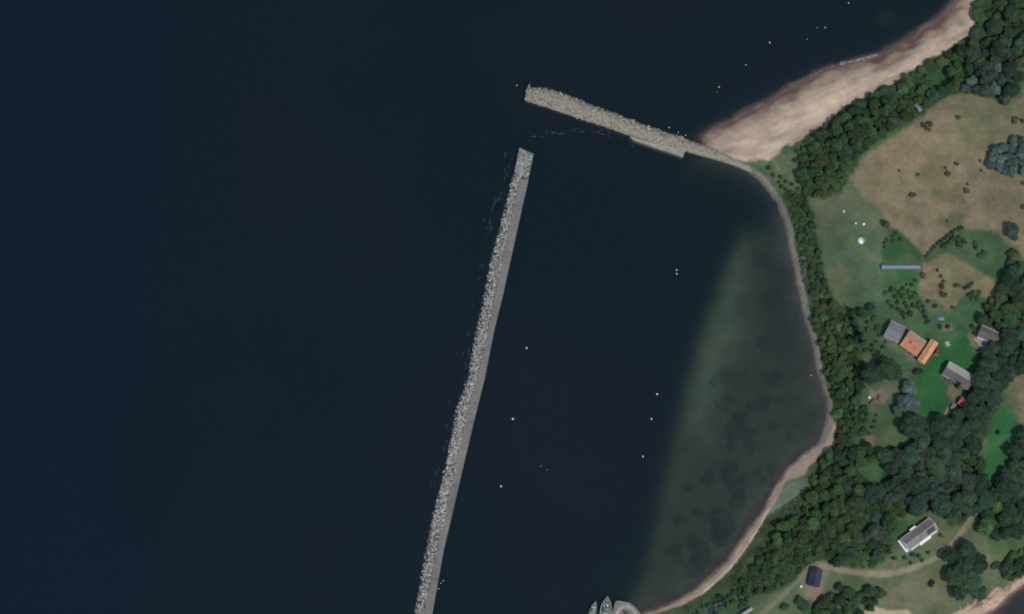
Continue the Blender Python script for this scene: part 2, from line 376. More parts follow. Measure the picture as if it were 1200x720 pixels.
M = dict(
    terrain=mat_terrain(), water=mat_water(),
    rock=mat_rock('granite_boulders', (0.318, 0.303, 0.262), (0.022, 0.023, 0.024), 0.5),
    rock_n=mat_rock('pale_boulders', (0.262, 0.236, 0.178), (0.035, 0.034, 0.03), 0.3),
    rubble=mat_rock('rubble_fill', (0.13, 0.122, 0.108), (0.018, 0.02, 0.02), 0.5),
    rubble_n=mat_rock('gravel_crest', (0.262, 0.234, 0.175), (0.05, 0.047, 0.04), 0.2),
    deck=mat_deck(),
    headcap=mat_plain('pale_rough_concrete', (0.135, 0.148, 0.137), 0.95, 0.6, 1.1, 0.15, bump=0.4),
    deck2=mat_plain('pale_concrete', (0.25, 0.24, 0.195), 0.9, 0.25, 0.3, 0.2),
    quay=mat_plain('quay_gravel', (0.165, 0.15, 0.12), 0.95, 0.3, 0.25, 0.1),
    coping=mat_plain('quay_coping', (0.26, 0.25, 0.23), 0.9, 0.2, 0.5, 0.2),
    leaf=mat_leaf('broadleaf_foliage', [(0.0655,0.1273,0.0521),(0.0514,0.1062,0.0521),(0.0794,0.1316,0.0486),(0.0561,0.0976,0.0556)]),
    leaf_dk=mat_leaf('dark_foliage', [(0.0428,0.0867,0.0516),(0.0535,0.0963,0.0601),(0.0643,0.1012,0.0558),(0.0483,0.0818,0.0558)]),
    leaf_br=mat_leaf('bright_foliage', [(0.0692,0.1520,0.0582),(0.0864,0.1520,0.0582),(0.0605,0.1293,0.0582),(0.1037,0.1481,0.0616)]),
    leaf_gy=mat_leaf('grey_willow_foliage', [(0.1140,0.1700,0.1442),(0.1368,0.1840,0.1611),(0.0950,0.1500,0.1230),(0.1140,0.1600,0.1484)]),
    leaf_gd=mat_leaf('dull_foliage', [(0.0653,0.0942,0.0686),(0.0769,0.1021,0.0725),(0.0576,0.0904,0.0686)]),
    leaf_ol=mat_leaf('olive_shrub_foliage', [(0.0960,0.1024,0.0544),(0.0800,0.0960,0.0480),(0.1152,0.1120,0.0640)]),
    leaf_lt=mat_leaf('light_foliage', [(0.0660,0.1000,0.0413),(0.0780,0.1061,0.0430),(0.0560,0.0979,0.0430),(0.0840,0.1000,0.0464)]),
    leaf_ug=mat_leaf('scrub_foliage', [(0.0651,0.0987,0.0484),(0.0651,0.0987,0.0484)], 0.45, 0.22),
    bark=mat_plain('bark', (0.06, 0.048, 0.036), 0.95, 0.3, 3.0, 0.1),
    white=mat_plain('white_paint', (0.72, 0.705, 0.66), 0.6, 0.06, 1.0),
    cream=mat_plain('cream_render', (0.56, 0.53, 0.46), 0.8, 0.08, 0.8),
    pinkwall=mat_plain('weathered_render', (0.40, 0.30, 0.23), 0.85, 0.15, 0.8),
    tile_or=mat_plain('terracotta_tiles', (0.46, 0.185, 0.10), 0.8, 0.16, 0.5, 0.25, stripes=0.25, stripe_axis='Y', stripe_scale=1.0),
    tile_or2=mat_plain('pale_terracotta_tiles', (0.56, 0.27, 0.135), 0.8, 0.22, 0.6, 0.25, stripes=0.25, stripe_axis='Y', stripe_scale=1.0),
    tile_pk=mat_plain('shade_toned_terracotta_tiles', (0.40, 0.22, 0.15), 0.8, 0.18, 0.6, 0.25, stripes=0.25, stripe_axis='Y', stripe_scale=1.0),  # weaker light of the northeast slope painted into the tile colour
    roof_gy=mat_plain('grey_sheet_roof', (0.158, 0.160, 0.152), 0.7, 0.12, 0.25, 0.3, stripes=0.15, stripe_axis='X', stripe_scale=1.2),
    roof_br=mat_plain('brown_grey_roof', (0.115, 0.100, 0.095), 0.8, 0.2, 0.3, 0.3, stripes=0.2, stripe_axis='X', stripe_scale=1.2),
    roof_pl=mat_plain('pale_sheet_roof', (0.36, 0.33, 0.28), 0.75, 0.15, 0.3, 0.3, stripes=0.12, stripe_axis='X', stripe_scale=1.2),
    roof_tn=mat_plain('taupe_tile_roof', (0.19, 0.175, 0.155), 0.8, 0.2, 0.35, 0.25, stripes=0.2, stripe_axis='Y', stripe_scale=1.0),
    roof_bk=mat_plain('blue_black_roof', (0.028, 0.029, 0.048), 0.55, 0.2, 0.3, 0.3, stripes=0.2, stripe_axis='X', stripe_scale=1.2),
    roof_rd=mat_plain('red_sheet_roof', (0.42, 0.07, 0.085), 0.7, 0.35, 0.9, 0.3, stripes=0.2, stripe_axis='X', stripe_scale=1.2),
    wood=mat_plain('weathered_wood', (0.16, 0.13, 0.10), 0.9, 0.25, 2.0, 0.1, stripes=0.3, stripe_axis='X', stripe_scale=4),
    wood_dk=mat_plain('dark_stained_wood', (0.05, 0.035, 0.03), 0.85, 0.25, 2.0, 0.1, stripes=0.3, stripe_axis='X', stripe_scale=4),
    wood_rd=mat_plain('red_stained_wood', (0.22, 0.04, 0.035), 0.85, 0.2, 2.0, 0.1, stripes=0.3, stripe_axis='X', stripe_scale=4),
    brick=mat_plain('brick_chimney', (0.20, 0.075, 0.05), 0.9, 0.25, 4.0, 0.1),
    glass=mat_glass('window_glass'),
    solar=mat_glass('dark_panel_glass', (0.018, 0.02, 0.03)),
    metal=mat_plain('galvanised_metal', (0.35, 0.36, 0.37), 0.45, 0.1, 2.0, 0.5, metallic=0.6),
    steel_dk=mat_plain('dark_steel', (0.05, 0.05, 0.055), 0.5, 0.2, 2.0, 0.5),
    film=mat_plain('polytunnel_film', (0.125, 0.155, 0.19), 0.5, 0.1, 0.6, 0.5),
    canvas=mat_plain('white_canvas', (0.74, 0.76, 0.70), 0.8, 0.05, 1.5),
    canvas2=mat_plain('grey_green_canvas', (0.26, 0.30, 0.24), 0.8, 0.1, 1.5),
    hull_gn=mat_plain('green_hull_paint', (0.035, 0.085, 0.065), 0.5, 0.25, 0.8, 0.4),
    deck_gn=mat_plain('green_deck_paint', (0.075, 0.115, 0.095), 0.7, 0.4, 0.5, 0.3),
    deck_gy=mat_plain('grey_deck_paint', (0.15, 0.165, 0.145), 0.7, 0.35, 0.6, 0.3),
    hull_gy=mat_plain('grey_hull_paint', (0.10, 0.11, 0.12), 0.5, 0.25, 0.8, 0.4),
    buoy_w=mat_plain('white_buoy', (0.62, 0.61, 0.57), 0.45, 0.05, 2.0, 0.4),
    buoy_y=mat_plain('yellow_buoy', (0.66, 0.50, 0.20), 0.45, 0.05, 2.0, 0.4),
    buoy_g=mat_plain('grey_buoy', (0.30, 0.32, 0.32), 0.5, 0.15, 2.0, 0.4),
    rope=mat_plain('wet_rope', (0.06, 0.055, 0.045), 0.9, 0.2, 3.0, 0.1),
    foam=mat_plain('sea_foam', (0.42, 0.41, 0.40), 0.9, 0.1, 2.0, 0.1),
    foam2=mat_plain('spent_foam', (0.34, 0.33, 0.32), 0.9, 0.2, 2.0, 0.1),
    foam_d=mat_plain('thin_foam', (0.034, 0.048, 0.058), 0.9, 0.3, 2.0, 0.1),
    tarp=mat_plain('blue_tarpaulin', (0.14, 0.20, 0.26), 0.5, 0.2, 2.0, 0.4),
    red_car=mat_plain('dark_red_paint', (0.20, 0.025, 0.025), 0.35, 0.2, 1.5, 0.5),
    rubber=mat_plain('black_rubber', (0.02, 0.02, 0.02), 0.9, 0.1, 3.0, 0.2),
    stone=mat_plain('pale_paving', (0.24, 0.225, 0.185), 0.9, 0.25, 0.9, 0.15, bump=0.2),
    pond=mat_glass('pond_water', (0.012, 0.03, 0.028)),
    log=mat_plain('cut_logs', (0.13, 0.075, 0.055), 0.9, 0.35, 2.5, 0.1),
)

# ------------------------------------------------------------------ mesh builder
class MB:
    def __init__(s): s.v = []; s.f = []
    def quadstrip(s, pts_rows, close_u=False):
        b = len(s.v); r = len(pts_rows); c = len(pts_rows[0])
        for row in pts_rows: s.v += [tuple(p) for p in row]
        for i in range(r-1):
            for j in range(c if close_u else c-1):
                k = (j+1) % c
                s.f.append((b+i*c+j, b+i*c+k, b+(i+1)*c+k, b+(i+1)*c+j))
        return s
    def box(s, c, d, rz=0.0, bev=0.0):
        x, y, z = c; a, b_, h = d[0]/2, d[1]/2, d[2]/2
        co, si = math.cos(rz), math.sin(rz)
        b = len(s.v)
        for dz in (-h, h):
            for dx, dy in ((-a,-b_),(a,-b_),(a,b_),(-a,b_)):
                s.v.append((x+dx*co-dy*si, y+dx*si+dy*co, z+dz))
        s.f += [(b,b+3,b+2,b+1),(b+4,b+5,b+6,b+7),(b,b+1,b+5,b+4),(b+1,b+2,b+6,b+5),(b+2,b+3,b+7,b+6),(b+3,b,b+4,b+7)]
        return s
    def hexa(s, p):
        b = len(s.v); s.v += [tuple(q) for q in p]
        s.f += [(b,b+3,b+2,b+1),(b+4,b+5,b+6,b+7),(b,b+1,b+5,b+4),(b+1,b+2,b+6,b+5),(b+2,b+3,b+7,b+6),(b+3,b,b+4,b+7)]
        return s
    def tube(s, pts, r, n=8, r2=None):
        rows = []
        pts = [Vector(p) for p in pts]
        m = len(pts)
        for i, p in enumerate(pts):
            t = (pts[min(i+1, m-1)] - pts[max(i-1, 0)]).normalized()
            a = t.cross(Vector((0, 0, 1)))
            if a.length < 1e-3: a = Vector((1, 0, 0))
            a.normalize(); b_ = t.cross(a)
            rr = r if r2 is None else r + (r2-r)*i/(m-1)
            rows.append([p + a*rr*math.cos(2*math.pi*k/n) + b_*rr*math.sin(2*math.pi*k/n) for k in range(n)])
        b0 = len(s.v)
        s.quadstrip(rows, True)
        s.f.append(tuple(range(b0, b0+n))); s.f.append(tuple(range(b0+(m-1)*n, b0+m*n))[::-1])
        return s
    def lathe(s, prof, n=12, c=(0, 0, 0)):
        rows = [[(c[0]+r*math.cos(2*math.pi*k/n), c[1]+r*math.sin(2*math.pi*k/n), c[2]+z) for k in range(n)] for r, z in prof]
        b0 = len(s.v)
        s.quadstrip(rows, True)
        s.f.append(tuple(range(b0, b0+n))[::-1]); e = b0+(len(prof)-1)*n
        s.f.append(tuple(range(e, e+n)))
        return s
    def prism(s, poly, z0, z1):
        b = len(s.v); n = len(poly)
        s.v += [(p[0], p[1], z0) for p in poly] + [(p[0], p[1], z1) for p in poly]
        s.f.append(tuple(range(b+n-1, b-1, -1))); s.f.append(tuple(range(b+n, b+2*n)))
        for i in range(n):
            j = (i+1) % n
            s.f.append((b+i, b+j, b+n+j, b+n+i))
        return s
    def add(s, verts, faces):
        b = len(s.v); s.v += verts; s.f += [tuple(i+b for i in f) for f in faces]
        return s
    def mesh(s, name, mat, smooth_=False):
        me = bpy.data.meshes.new(name)
        me.from_pydata(s.v, [], s.f)
        me.materials.append(mat)
        if smooth_:
            me.polygons.foreach_set('use_smooth', [True]*len(me.polygons))
        me.update()
        return me
    def build(s, name, mat, parent=None, smooth_=False, fix=True):
        me = s.mesh(name, mat, smooth_)
        if fix and len(me.vertices) < 60000:
            import bmesh
            bm = bmesh.new(); bm.from_mesh(me); bmesh.ops.recalc_face_normals(bm, faces=bm.faces); bm.to_mesh(me); bm.free()
        return link(name, me, parent)

def link(name, me, parent=None):
    o = bpy.data.objects.new(name, me)
    COL.objects.link(o)
    if parent is not None: o.parent = parent
    return o
def empty(name, loc, rz=0.0):
    o = bpy.data.objects.new(name, None)
    o.empty_display_size = 0.5
    COL.objects.link(o)
    o.location = loc; o.rotation_euler = (0, 0, rz)
    return o
def tag(o, label=None, cat=None, group=None, kind=None):
    if label: o['label'] = label
    if cat: o['category'] = cat
    if group: o['group'] = group
    if kind: o['kind'] = kind
    return o
def copy_tree(o, parent=None):
    c = o.copy()
    COL.objects.link(c)
    if parent is not None: c.parent = parent
    for ch in KIDS.get(o.name, []):
        copy_tree(ch, c)
    return c
KIDS = {}
def kids(root, *ch): KIDS[root.name] = list(ch)

# ------------------------------------------------------------------ ground sheet
def axis(parts):
    out = []
    for a, b, st in parts:
        n = max(1, int(round((b-a)/st)))
        out += [a + (b-a)*i/n for i in range(n)]
    out.append(parts[-1][1])
    return np.array(out)
gx = axis([(-3000,-300,300),(-300,-60,12),(-60,70,2.0),(70,262,0.62),(262,330,6),(330,3000,300)])
gy = axis([(-3000,-200,280),(-200,-164,6),(-164,166,0.62),(166,210,5),(210,3000,280)])
XX, YY = np.meshgrid(gx, gy)
ZZ, DD = terrain(XX, YY)
nx, ny = len(gx), len(gy)

def lin(r, g, b):
    f = lambda c: (c/255/12.92) if c/255 <= 0.04045 else ((c/255+0.055)/1.055)**2.4
    return np.array([f(r), f(g), f(b)])

C = np.zeros((ny, nx, 3))
C[:] = lin(70, 92, 68)
fn_a = fnoise(XX, YY, 6.0) - 0.5
fn_b = fnoise(XX+900, YY-300, 18.0) - 0.5
fn_c = vnoise(XX-77, YY+41, 2.2) - 0.5
def blend(wgt, col):
    wgt = wgt[..., None]
    C[:] = C*(1-wgt) + np.asarray(col)*wgt
def zone(pts, col, feather=1.5, jit=4.0, amt=1.0):
    w_ = smooth(-feather, feather, sdf(XX, YY, gpoly(pts)) + fn_a*jit + fn_c*jit*0.35) * amt
    blend(w_, col)
    return w_
def spot(px, py, r, col, amt=1.0, soft=0.5):
    x, y = gp(px, py)
    d = np.hypot(XX-x, YY-y) + fn_a*r*0.4*0.8 + fn_c*0.8
    R = r*0.4
    blend((1-smooth(R*(1-soft), R*(1+soft), d))*amt, col)
# broad fields ---------------------------------------------------------
OLIVE = lin(92, 98, 76); DRY = lin(123, 111, 90); LUSH = lin(46, 84, 52); LAWN = lin(42, 88, 50)
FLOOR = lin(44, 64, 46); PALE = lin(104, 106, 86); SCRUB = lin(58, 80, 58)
C[:] = lin(66, 88, 64)
zone([(945,225),(985,215),(1005,222),(1040,255),(1062,282),(1080,298),(1080,345),(1040,350),(1000,365),(985,362),(970,345),(955,280)], lin(76,96,72), 3, 5)
zone([(952,228),(985,226),(990,255),(985,280),(962,275),(955,250)], lin(94,98,76), 3, 4, 0.8)
zone([(965,318),(995,312),(1000,345),(978,360)], lin(92,100,74), 3, 5, 0.7)
TAN = [(992,208),(1012,182),(1040,163),(1068,143),(1090,127),(1110,113),(1130,109),(1160,113),(1180,120),(1195,112),(1215,80),(1260,80),(1260,300),(1200,302),(1190,290),
       (1178,285),(1172,272),(1160,270),(1140,270),(1128,268),(1118,272),(1100,284),(1087,300),(1080,296),(1060,279),(1045,265),(1035,252),(1018,235),(1005,222)]
zone(TAN, DRY, 1.6, 3.2)
GRN = lin(96, 99, 74)
zone([(1105,120),(1130,110),(1200,112),(1230,112),(1230,215),(1200,215),(1160,200),(1150,170),(1130,165),(1115,150)], GRN, 6, 9, 0.75)
zone([(1085,180),(1105,182),(1110,210),(1105,232),(1090,230),(1082,205)], lin(98,95,72), 3, 5, 0.8)
zone([(1100,250),(1130,252),(1132,268),(1115,272),(1100,262)], lin(76,84,60), 2, 4, 0.8)
zone([(1060,250),(1078,252),(1078,262),(1060,264)], lin(104,92,72), 2, 4, 0.7)
zone([(1135,215),(1200,205),(1230,240),(1200,262),(1150,250)], lin(110,104,82), 5, 9, 0.7)
# lush ground beyond the hedge and around the tunnel
zone([(1040,268),(1052,268),(1064,280),(1079,296),(1079,308),(1034,308),(1032,296)], lin(46,80,50), 1, 2)
zone([(1034,316),(1079,316),(1078,345),(1060,350),(1040,345)], lin(48,92,54), 1.5, 4, 0.9)
zone([(1128,270),(1140,271),(1158,272),(1172,282),(1176,300),(1182,312),(1175,335),(1160,330),(1150,314),(1132,306),(1118,294),(1105,296),(1090,306),(1085,303),(1095,290),(1110,279)], lin(62,86,60), 1.2, 3)
zone([(1082,310),(1095,303),(1110,297),(1120,303),(1135,309),(1150,316),(1165,330),(1170,342),(1160,354),(1146,346),(1132,341),(1124,350),(1117,363),(1107,362),(1098,352),(1085,354),(1076,342)], lin(120,112,86), 1.0, 3)
zone([(1176,455),(1200,428),(1260,400),(1260,520),(1200,508),(1188,492)], lin(116,108,84), 2, 4)
zone([(1172,440),(1185,445),(1196,490),(1190,500),(1170,480)], lin(78,92,66), 3, 4, 0.8)
zone([(1060,352),(1080,358),(1110,366),(1140,350),(1165,350),(1160,372),(1148,385),(1130,400),(1105,410),(1085,395),(1060,378)], lin(58,90,60), 2, 4)
LW = [(1100,400),(1135,396),(1152,412),(1153,430),(1140,440),(1115,425),(1100,440),(1105,460),(1112,478),(1108,490),(1085,492),(1076,480),(1076,450),(1080,432),(1090,425)]
zone(LW, LAWN, 1.2, 2)
zone([(1078,450),(1106,440),(1110,480),(1090,492),(1078,482)], lin(42,90,52), 1, 2)
zone([(1162,480),(1180,478),(1196,500),(1186,528),(1180,548),(1165,566),(1152,562),(1142,548),(1150,528),(1158,505)], lin(46,96,56), 2, 4)
zone([(1005,480),(1040,478),(1050,490),(1060,512),(1042,526),(1030,532),(1036,548),(1030,562),(1010,560),(1000,540),(1003,510)], lin(66,90,60), 2, 4)
zone([(1008,545),(1034,540),(1036,556),(1026,565),(1008,558)], lin(54,98,58), 1.5, 3)
zone([(1048,606),(1060,602),(1100,598),(1112,615),(1135,610),(1145,605),(1160,632),(1200,625),(1230,660),(1175,672),(1160,668),(1145,700),(1120,720),(1030,720),(970,712),(965,690),(968,672),(1042,655)], lin(84,96,72), 3, 5)
zone([(1046,612),(1062,605),(1080,606),(1060,630),(1045,640)], lin(52,86,54), 2, 3)
zone([(966,672),(1050,676),(1052,690),(1000,690),(968,694)], lin(62,88,60), 2, 5, 0.8)
zone([(1030,684),(1110,672),(1120,705),(1125,722),(1015,722)], lin(98,98,76), 3, 6, 0.75)
zone([(1155,632),(1200,624),(1230,640),(1230,662),(1200,668),(1165,660)], lin(66,90,60), 3, 4)
mt = fnoise(XX+211, YY-87, 8.0); mt2 = fnoise(XX-500, YY+60, 3.2); mt3 = fnoise(XX+60, YY+700, 20.0)
blend(smooth(.52, .72, mt)*.30, lin(104, 100, 76))
blend(smooth(.52, .72, 1-mt)*.28, lin(50, 74, 48))
blend(smooth(.55, .75, mt2)*.22, lin(96, 92, 72))
blend(smooth(.56, .74, 1-mt2)*.20, lin(58, 72, 50))
blend(smooth(.55, .72, mt3)*.22, lin(112, 104, 82))
zone(LW, LAWN, 1.2, 2, .65)
zone([(1162,480),(1180,478),(1196,500),(1186,528),(1180,548),(1165,566),(1152,562),(1142,548),(1150,528),(1158,505)], lin(44,92,54), 2, 4, .65)
# floors of the woods -----------------------------------------------------
STRIP_N = [(1158,-20),(1152,5),(1145,22),(1135,40),(1120,52),(1097,68),(1077,80),(1057,94),(1035,104),(1015,113),(1000,121),(988,127),(973,141),(960,152),(945,166),(938,178),(940,192),
           (938,212),(945,226),(965,232),(985,225),(992,210),(1003,192),(1014,177),(1035,162),(1060,146),(1085,128),(1106,114),(1130,106),(1150,111),(1175,118),(1190,113),(1196,85),(1200,70),(1240,40),(1240,-40)]
STRIP_W = [(918,224),(930,222),(945,226),(952,255),(962,300),(970,335),(980,355),(1000,368),(1010,395),(1012,430),(1010,465),(1004,500),(999,525),(1003,552),(990,575),(970,590),(950,600),
           (930,618),(905,645),(880,672),(850,700),(800,722),(790,716),(830,692),(858,666),(880,636),(900,604),(925,588),(950,570),(952,548),(962,534),(974,530),(981,503),(976,470),(966,435),(960,400),(951,365),(943,330),(935,292),(930,262),(920,236)]
WOOD = [(1003,552),(1020,566),(1033,566),(1040,545),(1031,533),(1045,526),(1068,520),(1086,516),(1092,502),(1110,488),(1122,478),(1137,470),(1130,452),(1142,440),(1156,425),(1156,405),(1168,402),(1180,392),(1163,380),(1172,350),(1172,335),(1180,325),(1190,312),(1240,300),
        (1240,400),(1200,428),(1180,445),(1172,465),(1164,482),(1158,505),(1147,525),(1140,545),(1150,562),(1165,566),(1182,548),(1188,530),(1197,510),(1240,500),(1240,620),(1180,630),(1160,630),(1150,612),(1142,602),(1130,610),(1112,613),(1108,600),(1100,592),(1085,600),(1065,602),(1050,607),(1043,625),(1040,650),
        (1000,664),(965,656),(945,664),(930,680),(905,694),(878,700),(860,694),(890,655),(910,630),(940,604),(975,588)]
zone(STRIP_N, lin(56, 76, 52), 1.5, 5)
zone([(1090,85),(1110,72),(1118,95),(1100,108),(1085,100)], lin(50,86,54), 2, 3)
zone([(1028,160),(1045,150),(1066,143),(1060,150),(1035,166),(1025,175)], lin(60,92,58), 1.5, 2)
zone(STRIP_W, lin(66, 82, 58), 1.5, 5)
zone([(888,192),(912,182),(938,174),(946,196),(938,222),(922,226),(906,212)], lin(92,102,78), 2, 5, 0.85)
zone([(890,196),(902,190),(912,204),(906,210)], lin(60,78,54), 1.5, 3, 0.7)
zone([(908,206),(922,204),(934,226),(926,234),(914,222)], lin(74,86,64), 2, 4, 0.7)
zone([(936,292),(948,300),(955,335),(945,340),(938,320)], lin(92,92,82), 1.5, 4, 0.75)
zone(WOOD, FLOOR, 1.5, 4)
zone([(920,566),(945,562),(948,582),(930,598),(912,600),(900,612),(896,606),(908,588)], lin(104,114,96), 2, 4, 0.85)
zone([(885,632),(897,615),(900,625),(870,665),(845,690),(812,712),(806,706),(850,680),(868,660)], lin(86,92,76), 2, 5, 0.8)
zone([(870,690),(905,694),(930,684),(942,686),(938,700),(925,730),(860,730),(868,705)], lin(80,92,68), 2, 4, 0.9)
zone([(938,664),(950,655),(968,658),(972,666),(966,690),(960,705),(945,700),(938,690)], lin(108,112,92), 2, 3, 0.85)
zone([(947,686),(961,686),(964,700),(955,706),(946,698)], lin(128,110,92), 1, 3, 0.85)
zone([(1020,457),(1038,456),(1043,466),(1036,474),(1022,474),(1016,468)], lin(112,106,92), 1, 2.5, 0.9)
zone([(1012,512),(1025,510),(1024,521),(1014,523)], lin(122,110,92), 1, 2, 0.8)
zone([(1134,392),(1146,386),(1148,395),(1160,405),(1154,413),(1138,404)], lin(112,106,86), 1, 2, 0.9)
zone([(1112,452),(1124,450),(1126,463),(1118,470),(1110,462)], lin(108,106,82), 1, 2, 0.9)
zone([(1107,484),(1113,472),(1117,474),(1114,484),(1109,487)], lin(140,138,112), 0.7, 1, 0.9)
zone([(1026,398),(1034,394),(1053,404),(1074,420),(1072,424),(1050,410)], lin(100,106,86), 0.9, 2, 0.7)
for p_ in [(1107,384,5),(1113,384,4),(1110,403,4)]:
    spot(*p_, lin(104,104,82), 0.7)
# paths -----------------------------------------------------------------
PATH = np.zeros((ny, nx))
def trail(pts, width, col, feather=0.5, amt=1.0, mark=True):
    d = seg_dist(XX, YY, gpoly(pts), closed=False) + fn_a*1.1 + fn_c*0.5
    w_ = (1-smooth(width/2-feather, width/2+feather, d))*amt
    blend(w_, col)
    if mark: np.maximum(PATH, w_, out=PATH)
TRK = lin(122, 117, 96)
TRACK = [(1143,600),(1136,611),(1128,621),(1121,632),(1111,643),(1095,655),(1075,664),(1052,671),(1030,673),(1010,672),(985,668),(966,664),(957,662)]
trail(TRACK, 2.7, TRK)
trail([(1143,602),(1138,612),(1131,620)], 0.5, lin(84,94,70), 0.3, 0.7, False)
trail([(957,662),(944,668),(936,680),(922,694),(906,708),(890,722),(876,738)], 2.2, lin(108,108,88), 0.7, 0.9)
trail([(1044,645),(1047,655),(1050,670)], 1.1, lin(120,98,80), 0.4, 0.9)
trail([(1144,602),(1149,614),(1154,632),(1158,655),(1168,676)], 1.6, lin(92,100,76), 0.8, 0.7, False)
trail([(1033,300),(1028,312),(1023,322)], 0.7, lin(100,108,86), 0.4, 0.6, False)
trail([(1107,684),(1112,696),(1116,704)], 0.7, lin(104,106,84), 0.4, 0.7, False)
trail([(902,178),(908,190),(914,200)], 0.7, lin(120,120,98), 0.4, 0.8, False)
# shores ------------------------------------------------------------------
SAND = lin(172, 153, 133)
BEACH = np.zeros((ny, nx))
veg_n = [(1158,-20),(1153,4),(1146,21),(1136,39),(1121,51),(1096,67),(1076,79),(1056,94),(1036,102),(1016,111),(1001,118),(990,123),(980,130),(968,142),(955,150),(940,162),(926,172),(912,181),(898,187),(882,191),(866,192),(850,184),(836,172)]
w_ = zone(north_shore + veg_n[::-1], SAND, 1.0, 4.5); BEACH = np.maximum(BEACH, w_)
zone([(1052,92),(1078,72),(1110,50),(1138,26),(1150,8),(1150,20),(1136,38),(1118,50),(1094,66),(1074,78)], lin(150,134,119), 1.0, 3, 0.8)
zone([(905,160),(960,135),(1010,108),(1060,80),(1090,60),(1085,54),(1050,72),(1000,98),(950,120),(900,150)], lin(184,167,146), 2.0, 5, 0.7)
zone([(850,150),(900,124),(950,103),(1000,84),(1050,64),(1090,38),(1086,34),(1040,58),(990,74),(940,96),(890,122),(840,148)], lin(132,116,102), 1.3, 4, 0.75)
zone([(930,103),(960,90),(1000,76),(1015,74),(1010,84),(980,94),(950,104)], lin(104,94,86), 1.2, 5, 0.8)
ndir = Vector(P(1075,45)) - Vector(P(880,130)); ndir.normalize()
al = XX*ndir.x + YY*ndir.y; ac = -XX*ndir.y + YY*ndir.x
streak = vnoise(al/5.0, ac, 1.6)*.5 + vnoise(al/9.0+31, ac+7, 3.3)*.5 - .5
northm = BEACH*smooth(N0-1, N0+3, YY)
blend(northm*smooth(.02,.2,streak)*.55, lin(146,130,115))
blend(northm*smooth(.02,.2,-streak)*.6, lin(188,173,152))
dn = DD + streak*8 + fn_a*5.0 + fn_c*1.5
blend(northm*(1-smooth(5.0, 12.0, dn))*.85, lin(138,124,110))
blend(northm*(1-smooth(2.2, 8.0, dn))*.9, lin(112,96,86))
blend(northm*(1-smooth(0.2, 4.4, dn))*.9, lin(78,62,58))
trail([(1040,90),(1055,85),(1073,77),(1078,73)], 0.7, lin(196,180,160), 0.4, 0.8, False)
trail([(905,160),(925,150),(960,138)], 1.0, lin(190,175,155), 0.7, 0.5, False)
veg_s = [(982,500),(973,528),(959,533),(956,541),(947,546),(943,556),(921,565),(913,578),(904,597),(897,608),(883,630),(874,648),(858,666),(849,676),(828,694),(802,708),(782,715),(760,722)]
shore_s = [(971,490),(967,503),(957,521),(937,535),(922,548),(910,567),(892,597),(872,628),(852,655),(827,678),(802,697),(787,707),(768,713),(752,718)]
w_ = zone(shore_s + veg_s[::-1], lin(146,130,116), 0.5, 1.0); BEACH = np.maximum(BEACH, w_)
trail([(912,580),(900,598),(893,612),(880,634),(872,648),(855,666),(840,680),(825,694)], 0.7, lin(180,165,148), 0.4, 0.8, False)
strip = (DD > -0.3) & (YY < N0+2) & (YY > P(960,506)[1]-6) & (XX > P(850,300)[0]) & (XX < P(1000,300)[0])
w_ = np.where(strip, 1-smooth(2.4, 3.6, DD + fn_a*1.6), 0.0)
blend(w_, lin(104,102,95)); BEACH = np.maximum(BEACH, w_)
w_ = np.where(strip, np.clip(1-np.abs(DD-2.0+fn_a*2)/0.5, 0, 1)*0.5, 0.0); blend(w_, lin(132,128,116))
w_ = zone([(1122,717),(1140,709),(1147,697),(1158,698),(1168,690),(1177,690),(1185,679),(1192,672),(1200,669),(1240,640),(1300,640),(1240,700),(1180,740),(1100,740),(1010,760),(1010,718),(1025,711),(1040,716),(1062,715),(1075,724),(1100,724)], lin(164,142,124), 0.6, 1.8)
BEACH = np.maximum(BEACH, w_)
trail([(1135,716),(1142,711),(1148,700),(1160,702),(1170,693),(1180,692),(1188,681),(1200,673)], 0.9, lin(120,94,80), 0.4, 0.8, False)
zone([(1146,702),(1152,700),(1150,710),(1143,712)], lin(98,78,66), 0.5, 1, 0.8)
zone([(1160,722),(1176,704),(1200,688),(1200,694),(1180,712),(1168,724)], lin(104,94,88), 0.6, 2, 0.9)
# sea floor ------------------------------------------------------------------
sea = DD <= 0
SB = np.zeros((ny, nx, 3)); SB[:] = (0.030, 0.029, 0.026)
ms_ = np.maximum(smooth(-14, 6, sdf(XX, YY, shallow)), np.exp(-((XX-topbar[0])**2 + (YY-topbar[1])**2)/70.0))[..., None]
SB = SB*(1-ms_) + np.array((0.106, 0.098, 0.066))*ms_
m1 = smooth(-4, 9, sdf(XX, YY, plume) + fn_b*10)[..., None]
SB = SB*(1-m1) + np.array((0.110, 0.132, 0.090))*m1
def weed(px, py, r, amt=0.5):
    x, y = P(px, py, -2.3)
    d = np.hypot(XX-x, YY-y) + fn_a*r*0.8 + fn_c*2.0
    ww = ((1-smooth(r*0.4*0.5, r*0.4*1.15, d))*amt)[..., None]
    SB[:] = SB*(1-ww) + np.array((0.034, 0.040, 0.032))*ww
for p_ in [(868,450,7),(863,500,12),(896,472,9),(879,524,7),(861,550,9),(870,560,8),(889,552,8),(901,548,8),(893,563,6),(848,442,11),(874,437,6),(820,600,7),(837,602,8),(861,585,9),
           (852,615,11),(815,640,10),(792,650,8),(795,607,6),(841,478,6),(850,470,7),(905,500,6),(915,470,6),(845,630,8),(828,655,10),(870,488,7),(885,505,5),(900,445,6),(912,440,5),(856,520,6),(878,475,6),(925,512,5),(812,670,9),(930,380,9),(905,350,10),(900,400,9),(895,310,9),(920,330,8),(830,560,6),(806,575,6)]:
    weed(p_[0], p_[1], p_[2]*1.3, .62 if p_[1] > 540 else .5)
